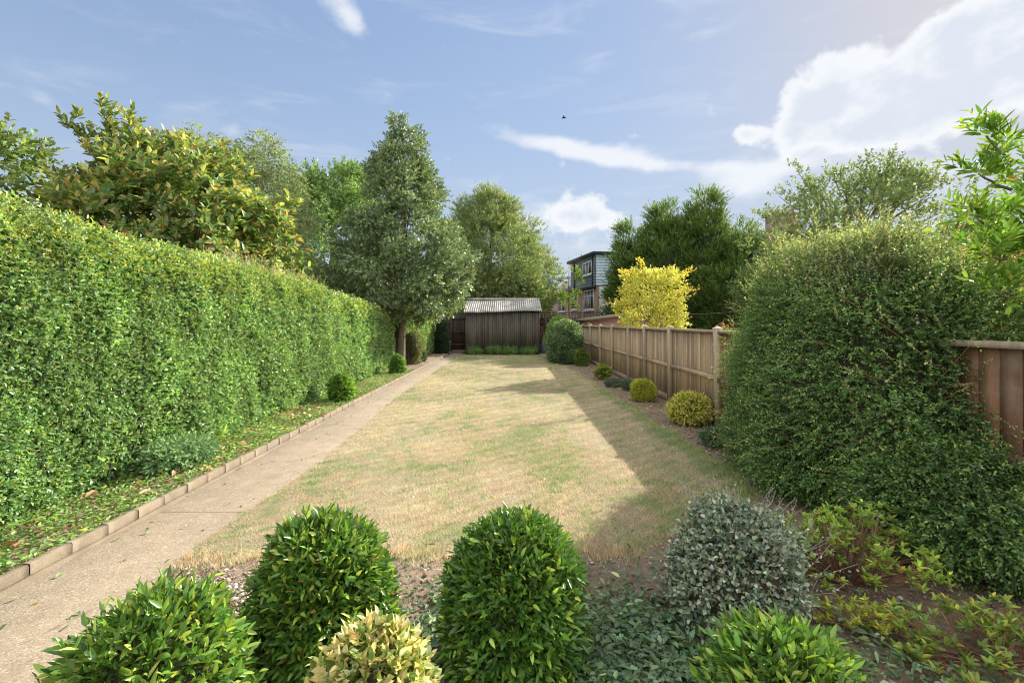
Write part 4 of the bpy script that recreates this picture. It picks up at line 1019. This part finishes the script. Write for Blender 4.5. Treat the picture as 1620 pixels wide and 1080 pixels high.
shoots(LV, P[top], D[top], SL[top]*.9, 12, .027, .0165, (.13, .21, .07), tip=(.36, .40, .22), tipp=.5, alt=[(.42, .35, .26), (.28, .34, .14)], altp=.2, ang=55, up=.5)  # upper leaves lightened as if sunlit, along with real pale pinkish tips
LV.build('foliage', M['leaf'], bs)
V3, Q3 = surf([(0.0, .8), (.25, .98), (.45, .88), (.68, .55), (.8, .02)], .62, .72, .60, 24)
V, Q = surf(prof, SXB, SYB, .80, 40, .08, 2.2, 77); V[:, 2] = np.maximum(V[:, 2], .01); mb = MB(); mb.add(V, Q); mb.add(np.maximum(V3+np.array([-.25, -1.35, 0]), [-9, -9, .01]), Q3)  # dark cores painting the shade inside both lobes
for k in range(240):
    i = rng.integers(0, len(P)); a = P[i]-D[i]*.15; mb.tube([a, a+D[i]*.2, a+D[i]*.38+rng.normal(0, .03, 3)], [.005, .003, .0015], 4, (2.6, 2.4, 2.0))
M['inner_c'] = plain('twig_shade_toned', (.055, .05, .03), .95, 14, .4, .8, 50, use_col=True)  # shade colour of the cores, with a tone per twig
mbI = mb
# long outlying shoots
LV = Leaves(True); mb = MB(); k_ = 0
P2, N2 = revolve(420, prof, SXB*1.0, SYB, .08, 2.2, 77); ok = (P2[:, 2] > .3) & ((P2[:, 0] < .3) | (P2[:, 2] > 1.8)); P2, N2 = P2[ok], N2[ok]
up_ = np.where(P2[:, 2:3] > 1.7, 1.3, .15); D2 = unit(N2+rng.normal(0, .35, (len(P2), 3))+np.array([0, 0, 1])*up_)
shoots(LV, P2, D2, .24, 16, .017, .010, (.24, .30, .10), tip=(.5, .46, .25), tipp=.7, ang=58, start=.2)
for a, d_ in zip(P2, D2): mbI.tube([a-d_*.3, a+d_*.22], [.0025, .001], 4, (5, 4.2, 3))
LV.build('long_shoots', M['leaf'], bs); mbI.build('branch_shade_core', M['inner_c'], bs)
del bs['local']

# ================================================================== TREES
holly = tree('holly_tree', 'tall conical holly tree with glossy leaves rising between the two hedges', 'tree', (-3.62, 15.9), 2.2, .13,
     [(1.9, .3), (2.1, 1.9), (2.7, 2.15), (3.5, 2.1), (4.4, 1.75), (5.2, 1.4), (6.0, 1.05), (6.8, .75), (7.6, .45), (8.2, .25), (8.6, .02)], 430, .30, 38, .22, 7, .10, .05,
     (.15, .215, .115), mat='leaf_gloss', six=False, inner=(.45, 1.0), nz=.32, nf=1.9, alt=[(.22, .29, .19), (.10, .155, .07)], altp=.4, tip=(.3, .38, .14), tipp=.2, up=.3, top=8.5, off=(.1, 0), nlimb=60, seed=5)
magn = tree('magnolia', 'broad shrubby tree with large leaves turning golden brown above the hedge', 'tree', (-6.4, 9.0), 1.0, .12,
     [(.9, .6), (1.4, 1.5), (2.3, 1.85), (3.1, 1.75), (3.9, 1.25), (4.4, .7), (4.75, .02)], 400, .30, 16, .24, 6, .14, .07,
     (.17, .25, .075), mat='leaf', six=True, inner=(.5, 1.0), nz=.22, nf=1.5, alt=[(.10, .18, .07), (.17, .26, .09), (.10, .19, .07), (.2, .28, .1), (.10, .17, .08), (.14, .22, .08), (.34, .22, .09)], altp=.6, tip=(.40, .41, .14), tipp=.3, up=.7, rand=.5, ang=58, top=4.4, nlimb=90, seed=8, off=(.15, 0), sx=1.12)
# protruding branches of the magnolia on the left
def add_branches(parent, ends, start, base, tip, ll, lw, SL, nl, m, cr, mat, bark, r0=.03, six=True, tipp=.6, **kw):
    LV = Leaves(six); C = []
    for e, s in zip(ends, start):
        e = np.array(e, float); s = np.array(s, float); mb = MB(); limb(mb, s, e, r0, .006, .1, 5, 6); mb.build('branch', M[bark], parent)
        for u in np.linspace(.35, 1.05, 6): C.append(s+(e-s)*u)
    C = np.array(C); crown(LV, C, np.tile(unit(np.array([[0, 0, 1.0]])), (len(C), 1)), cr, m, SL, nl, ll, lw, base, tip, tipp, **kw)
    LV.build('branch_foliage', M[mat], parent)
def W(px, py, D): return wp(px, py, D)
add_branches(magn, [W(120, 205, 8.3), W(165, 183, 8.6), W(95, 290, 8.4), W(100, 330, 8.4), W(205, 200, 8.8), W(455, 375, 9.2), W(460, 330, 9.6)], [W(200, 300, 8.8)]*2+[W(190, 340, 8.8)]*2+[W(250, 280, 9)]+[W(400, 370, 9.2)]*2,
     (.16, .23, .07), (.38, .37, .12), .13, .065, .2, 6, 6, .15, 'leaf', 'bark', up=.6, rand=.5)
ash = tree('ash_tree', 'light green ash tree standing behind the holly on its left side', 'tree', (-9.3, 25.5), 3, .25,
     [(1.5, .5), (2.5, 2.6), (4.5, 3.3), (6.5, 3.0), (8.2, 2.1), (9.1, .9), (9.5, .02)], 300, .6, 36, .4, 8, .17, .075, (.19, .30, .115), mat='leaf_far', six=False, nz=.5, nf=.8, alt=[(.09, .15, .05)], altp=.3, inner=(.5, 1), tip=(.2, .3, .1), seed=12)
wil = tree('willow_leaved_tree', 'pale olive green multi-stemmed tree rising behind the shed', 'tree', (-1.75, 33), 2.0, .24,
     [(2.0, .6), (2.6, 3.8), (4.2, 4.5), (6.0, 4.2), (7.8, 3.0), (9.0, 1.8), (9.9, .9), (10.4, .02)], 480, .65, 40, .42, 9, .17, .055, (.17, .235, .10), mat='leaf_far', six=False, nz=.6, nf=.7, alt=[(.12, .18, .08), (.24, .29, .13)], altp=.4, tip=(.29, .33, .16), seed=14, inner=(.35, 1), off=(.5, 0), droop=.15, rand=.4, top=9, up=.5)
mb = MB()
for k in range(6): limb(mb, (-1.3+rng.normal(0, .15), 33, 0), (-1.3+random.uniform(-2.6, 2.8), 33+random.uniform(-1, 1), random.uniform(4.5, 7)), .17, .04, .12, 7, 7, .2)
mb.build('stems', M['bark'], wil, smooth=True)
low = tree('bushy_tree', 'pale green bushy tree right of the shed roof, in front of the brick house', 'tree', (1.25, 31), 1.2, .12,
     [(1.3, .5), (1.7, 1.1), (2.8, 1.3), (3.6, 1.0), (4.3, .5), (4.6, .02)], 70, .42, 30, .35, 8, .14, .045, (.21, .28, .11), mat='leaf_far', six=False, nz=.3, nf=1, seed=19, rand=.5)
def birch(label, xy, h, r, seed, n=150, z0=0):
    t = tree('birch_tree', label, 'tree', xy, h*.4, .10, [(h*.25, .5), (h*.35, r), (h*.6, r*1.0), (h*.8, r*.7), (h*.93, r*.35), (h, .02)], int(n*1.5), .26, 22, .5, 10, .075, .05,
         (.21, .27, .15), mat='leaf_far', bark='bark_pale', six=False, nz=.4, nf=1.2, droop=1.1, up=-.3, out=.3, rand=.45, inner=(.3, 1), tip=(.25, .3, .15), seed=seed, nlimb=60, group='birches behind the magnolia', top=h*.97)
birch('weeping birch with its top showing behind the left half of the magnolia', (-9.5, 14.6), 7.6, 1.7, 21)
birch('weeping silver-green birch hanging behind the right side of the magnolia', (-7.2, 14.0), 7.0, 1.25, 22, 130)
maple = tree('maple_tree', 'leafy green tree cut off by the left edge of the photo', 'tree', (-9.85, 7.6), 2, .16, [(1.6, .4), (2.0, 1.3), (3.0, 1.75), (4.2, 1.7), (5.2, 1.3), (5.8, .7), (6.0, .02)], 130, .34, 22, .3, 7, .10, .07, (.13, .20, .065), mat='leaf_far', six=False, nz=.3, nf=1.3, tip=(.24, .3, .1), tipp=.5, seed=25, rand=.5, inner=(.45, 1), off=(-.1, 0), sx=1.1)
# conifers
def conifer(label, xy, h, r, seed, n=330, sh=.55, sx=1, sy=1):
    return tree('conifer', label, 'tree', xy, h*.2, .22, [(.1, .3), (.3, r*.95), (h*.33, r), (h*.52, r*.88), (h*.68, r*.55), (h*.84, r*.24), (h*1.02, .02)], int(n*1.15), sh*.95, 40, .5, 9, .17, .05,
        (.095, .16, .05), mat='leaf_far', six=False, nz=.45, nf=1.0, alt=[(.065, .115, .04), (.15, .24, .07)], altp=.4, tip=(.17, .24, .07), tipp=.3, seed=seed, up=.9, rand=.35, inner=(.6, 1), ang=30, group='dark conifers beyond the right fence', nlimb=10, top=h*.93, sx=sx, sy=sy, core=.74)
conifer('slim dark conifer at the left end of the dark evergreen mass', W(996, 510, 32)[:2], 8.1, 1.35, 31, 170)
conifer('broad dark conifer with twin peaked top behind the yellow tree', W(1056, 510, 31)[:2], 9.6, 3.0, 32, 330)
conifer('tallest dark conifer rising just left of the big shrub', W(1112, 510, 30)[:2], 10.0, 2.5, 33, 300)
conifer('wide lower dark conifer whose right side meets the big shrub', W(1172, 510, 28)[:2], 7.1, 2.9, 34, 280)
# yellow tree
yt = tree('golden_acer', 'small vivid yellow tree standing just beyond the board fence', 'tree', W(1032, 510, 14.61)[:2], .9, .05, [(.6, .1), (.95, .78), (1.5, .87), (2.25, .87), (2.65, .89), (2.95, .65), (3.08, .02)], 260, .17, 14, .17, 6, .062, .036,
     (.60, .62, .12), mat='leaf_gold', six=True, nz=.14, nf=2, alt=[(.34, .48, .08), (.42, .54, .1), (.75, .70, .2)], altp=.6, tip=(.85, .76, .32), tipp=.5, seed=41, inner=(.4, 1), top=2.7, nlimb=70, up=.35)
add_branches(yt, [W(968, 483, 14.39), W(1098, 462, 14.39), W(1092, 432, 14.61), W(1012, 415, 14.61), W(985, 430, 14.50), W(1066, 430, 14.72)], [W(1015, 478, 14.61), W(1060, 470, 14.61), W(1060, 450, 14.61), W(1020, 440, 14.61), W(1010, 450, 14.61), W(1050, 445, 14.61)],
     (.68, .58, .1), (.85, .70, .22), .06, .03, .14, 6, 4, .09, 'leaf_gold', 'bark', r0=.012)
# young tree in front of the house
yg = tree('young_tree', 'thin young tree with big bright green leaves in front of the brick house', 'tree', W(900, 510, 29)[:2], 3.3, .05, [(2.2, .05), (2.6, .4), (3.6, .6), (4.6, .5), (5.4, .2), (5.7, .02)], 11, .2, 8, .3, 5, .19, .14, (.28, .40, .08), mat='leaf', six=True, nz=.3, seed=43, inner=(.2, 1), top=5.6, nlimb=25)
# tree behind the big shrub: spreading, open
ap = tree('apple_tree', 'open spreading tree with twiggy outstretched branches behind the big shrub', 'tree', (11.6, 15.6), 2.2, .18, [(1.8, .5), (2.6, 2.5), (3.9, 3.1), (5.1, 2.4), (5.9, 1.2), (6.3, .02)], 190, .42, 18, .36, 6, .12, .07,
     (.14, .20, .09), mat='leaf_far', six=False, nz=.4, nf=1.3, tip=(.22, .28, .13), tipp=.4, seed=51, inner=(.4, 1), off=(-.2, 0), top=5.2, nlimb=70, sx=1.1)
ends = [W(1262, 272, 15.27), W(1372, 258, 15.60), W(1412, 262, 15.27), W(1455, 285, 15.27), W(1488, 292, 14.94), W(1490, 335, 15.11), W(1490, 372, 14.94), W(1232, 310, 15.94), W(1200, 345, 16.60), W(1190, 365, 17.26), W(1330, 280, 15.60)]
add_branches(ap, ends, [W(1320, 350, 15.60), W(1360, 340, 15.60), W(1380, 340, 15.44), W(1390, 345, 15.44), W(1400, 350, 15.27), W(1400, 370, 15.27), W(1400, 390, 15.27), W(1320, 360, 15.77), W(1290, 380, 16.10), W(1290, 395, 16.27), W(1350, 350, 15.60)],
     (.14, .20, .10), (.23, .29, .14), .11, .062, .25, 6, 6, .17, 'leaf_far', 'bark', r0=.045, six=False)
# russet maple and garden shrubs over the near fence
tree('japanese_maple', 'russet leaved small tree between the big shrub and the bright narrow-leaved tree', 'tree', (6.7, 7.0), 1.3, .06, [(1.3, .2), (1.6, .9), (2.05, 1.1), (2.4, .8), (2.6, .02)], 80, .2, 18, .2, 6, .05, .02, (.26, .13, .07), mat='leaf_far', six=False, nz=.2, nf=2, alt=[(.16, .18, .06), (.36, .16, .08)], altp=.5, seed=61, top=2.3, nlimb=40)
bush('neighbour_shrub', 'tangled grey-green twiggy shrub seen over the near fence on the right', 'shrub', (5.35, 5.6), 2.0, .85, (.2, .24, .13), 3600, .035, .02, tip=(.4, .42, .25), alt=[(.36, .33, .25), (.3, .22, .18)], altp=.35, SL=.2, nl=7, six=False, nz=.15, nf=3, rand=.9, core=.5, stems=12)
bush('neighbour_shrub', 'dense dull green shrub behind the tangled one, beyond the near fence', 'shrub', (7.0, 8.6), 2.35, 1.2, (.12, .19, .07), 3800, .05, .028, SL=.2, nl=7, six=False, nz=.2, nf=2, rand=.8, core=.75)
bush('variegated_shrub', 'yellow variegated shrub just above the capping of the near fence', 'shrub', (3.95, 3.9), 1.62, .42, (.33, .38, .1), 1600, .05, .028, tip=(.75, .62, .2), tipp=.7, alt=[(.6, .5, .15)], altp=.25, SL=.12, nl=5, nz=.06, nf=4, rand=.6, mat='leaf_gold', stems=8, low=.5)
rb = bush('rose_bush', 'rose bush with red blooms peeping over the fence left of the big shrub', 'shrub', (W(1150, 510, 8.6)[0]-.02, 8.6), 1.52, .36, (.14, .22, .06), 900, .045, .03, tip=(.32, .34, .12), SL=.16, nl=5, nz=.08, nf=4, rand=.8, core=.4, stems=8, low=.4)
for px, py in ((1141, 513), (1151, 516), (1134, 517)):
    x, y, z = W(px, py, 8.5); LV = Leaves(True, .8); n_ = 26; d_ = unit(rng.normal(size=(n_, 3))+np.array([0, 0, .5])); o_ = np.array([x, y, z])+d_*.006
    LV.add(o_, d_, unit(rng.normal(size=(n_, 3))), np.full(n_, .026), np.full(n_, .024), colours(n_, (.5, .12, .15), .25)); LV.build('rose_bloom', M['petal'], rb)
# bright narrow-leaved tree at the right edge
nt = tree('laurel_tree', 'bright green narrow-leaved tree leaning in at the right edge above the fence', 'tree', (4.1, 3.1), 1.5, .06, [(1.5, .1), (1.7, .4), (2.1, .58), (2.5, .55), (2.75, .35), (2.9, .02)], 120, .15, 10, .19, 8, .09, .023, (.13, .25, .035), mat='leaf', six=True, nz=.14, nf=3, tip=(.24, .38, .06), tipp=.4, alt=[(.5, .3, .08)], altp=.02, seed=71, inner=(.3, 1), top=2.7, nlimb=60, rand=.4, up=.25, ang=48)
add_branches(nt, [W(1545, 345, 3.0), W(1548, 275, 3.05), W(1560, 215, 3.1), W(1555, 400, 3.0), W(1572, 460, 3.0)], [W(1600, 370, 3.1), W(1600, 300, 3.1), W(1605, 260, 3.1), W(1600, 410, 3.1), W(1610, 470, 3.1)], (.13, .25, .035), (.24, .38, .06), .09, .023, .16, 8, 3, .06, 'leaf', 'bark', r0=.01)

# distant greenery closing the view low down
def far(label, px, D, h, r, base, n, seed, name='distant_tree', **k):
    x, y, _ = W(px, 510, D); return tree(name, label, 'tree', (x, y), h*.3, .2, [(.2, .4), (h*.15, r*.9), (h*.5, r), (h*.8, r*.7), (h, .02)], n, .55, 30, .45, 8, .16, .07, base, mat='leaf_far', six=False, nz=.5, nf=.8, seed=seed, inner=(.6, 1), nlimb=12, group='background trees', **k)
far('dark shrubby tree low behind the hedge, left of the holly', 490, 21, 3.6, 1.9, (.08, .13, .05), 130, 81)
far('dark rounded tree behind the lower crown of the holly', 570, 22, 3.9, 1.6, (.07, .12, .045), 150, 82)
far('green tree low behind the hedge below the birches', 430, 18, 3.8, 1.9, (.09, .14, .05), 130, 83)
far('green tree filling the gap behind the short hedge and gate', 665, 29, 4.6, 2.3, (.09, .14, .05), 140, 84)
far('light green tree low behind the shed roof', 760, 38, 5.0, 3.0, (.14, .19, .07), 150, 85)
far('rounded tree right behind the big shrub beyond the houses', 1290, 22, 5.6, 3.2, (.10, .15, .06), 200, 86)
far('green tree far behind the russet maple', 1480, 20, 4.6, 3.0, (.12, .17, .08), 170, 87)
far('green tree far behind the laurel at the right edge', 1640, 18, 4.2, 3.0, (.12, .17, .08), 130, 88)
far('green tree behind the magnolia at the far left', 150, 19, 4.8, 3.2, (.10, .15, .06), 150, 89)
# the tall shrub that stands just outside the frame and shades the near right corner
# bird
bx, by_, bz = W(892, 187, 34); bd = thing('bird', 'tiny dark bird flying high above the lawn', 'bird', (bx, by_, bz))
mb = MB(); mb.tube([(bx-.16, by_, bz), (bx-.08, by_, bz+.02), (bx+.04, by_, bz+.02), (bx+.13, by_, bz+.03), (bx+.18, by_, bz+.02)], [.01, .045, .05, .03, .005], 6, (.3, .3, .3)); mb.build('body', M['lead'], bd, smooth=True)
for s in (-1, 1):
    mb = MB(); mb.add([(bx-.05, by_, bz+.03), (bx+.07, by_, bz+.03), (bx+.0, by_+s*.16, bz+.1), (bx-.06, by_+s*.15, bz+.1), (bx-.1, by_+s*.34, bz+.04), (bx-.05, by_, bz+.04), (bx+.07, by_, bz+.04), (bx+0, by_+s*.16, bz+.11)], [(0, 1, 2, 3), (5, 6, 7, 3)], [(3, 2, 4), (3, 7, 4)]); mb.build('wing', M['lead'], bd)
# washing line beyond the fence
wl = MB(); a = np.array(W(1070, 496, 13)); b_ = np.array(W(1175, 491, 11.5)); wl.tube([a+(b_-a)*u-np.array([0, 0, .04*math.sin(u*3.14)]) for u in np.linspace(0, 1, 9)], [.004]*9, 4)
tag(wl.build('wire', M['metal']), 'thin wire stretched in front of the dark conifers', 'wire')
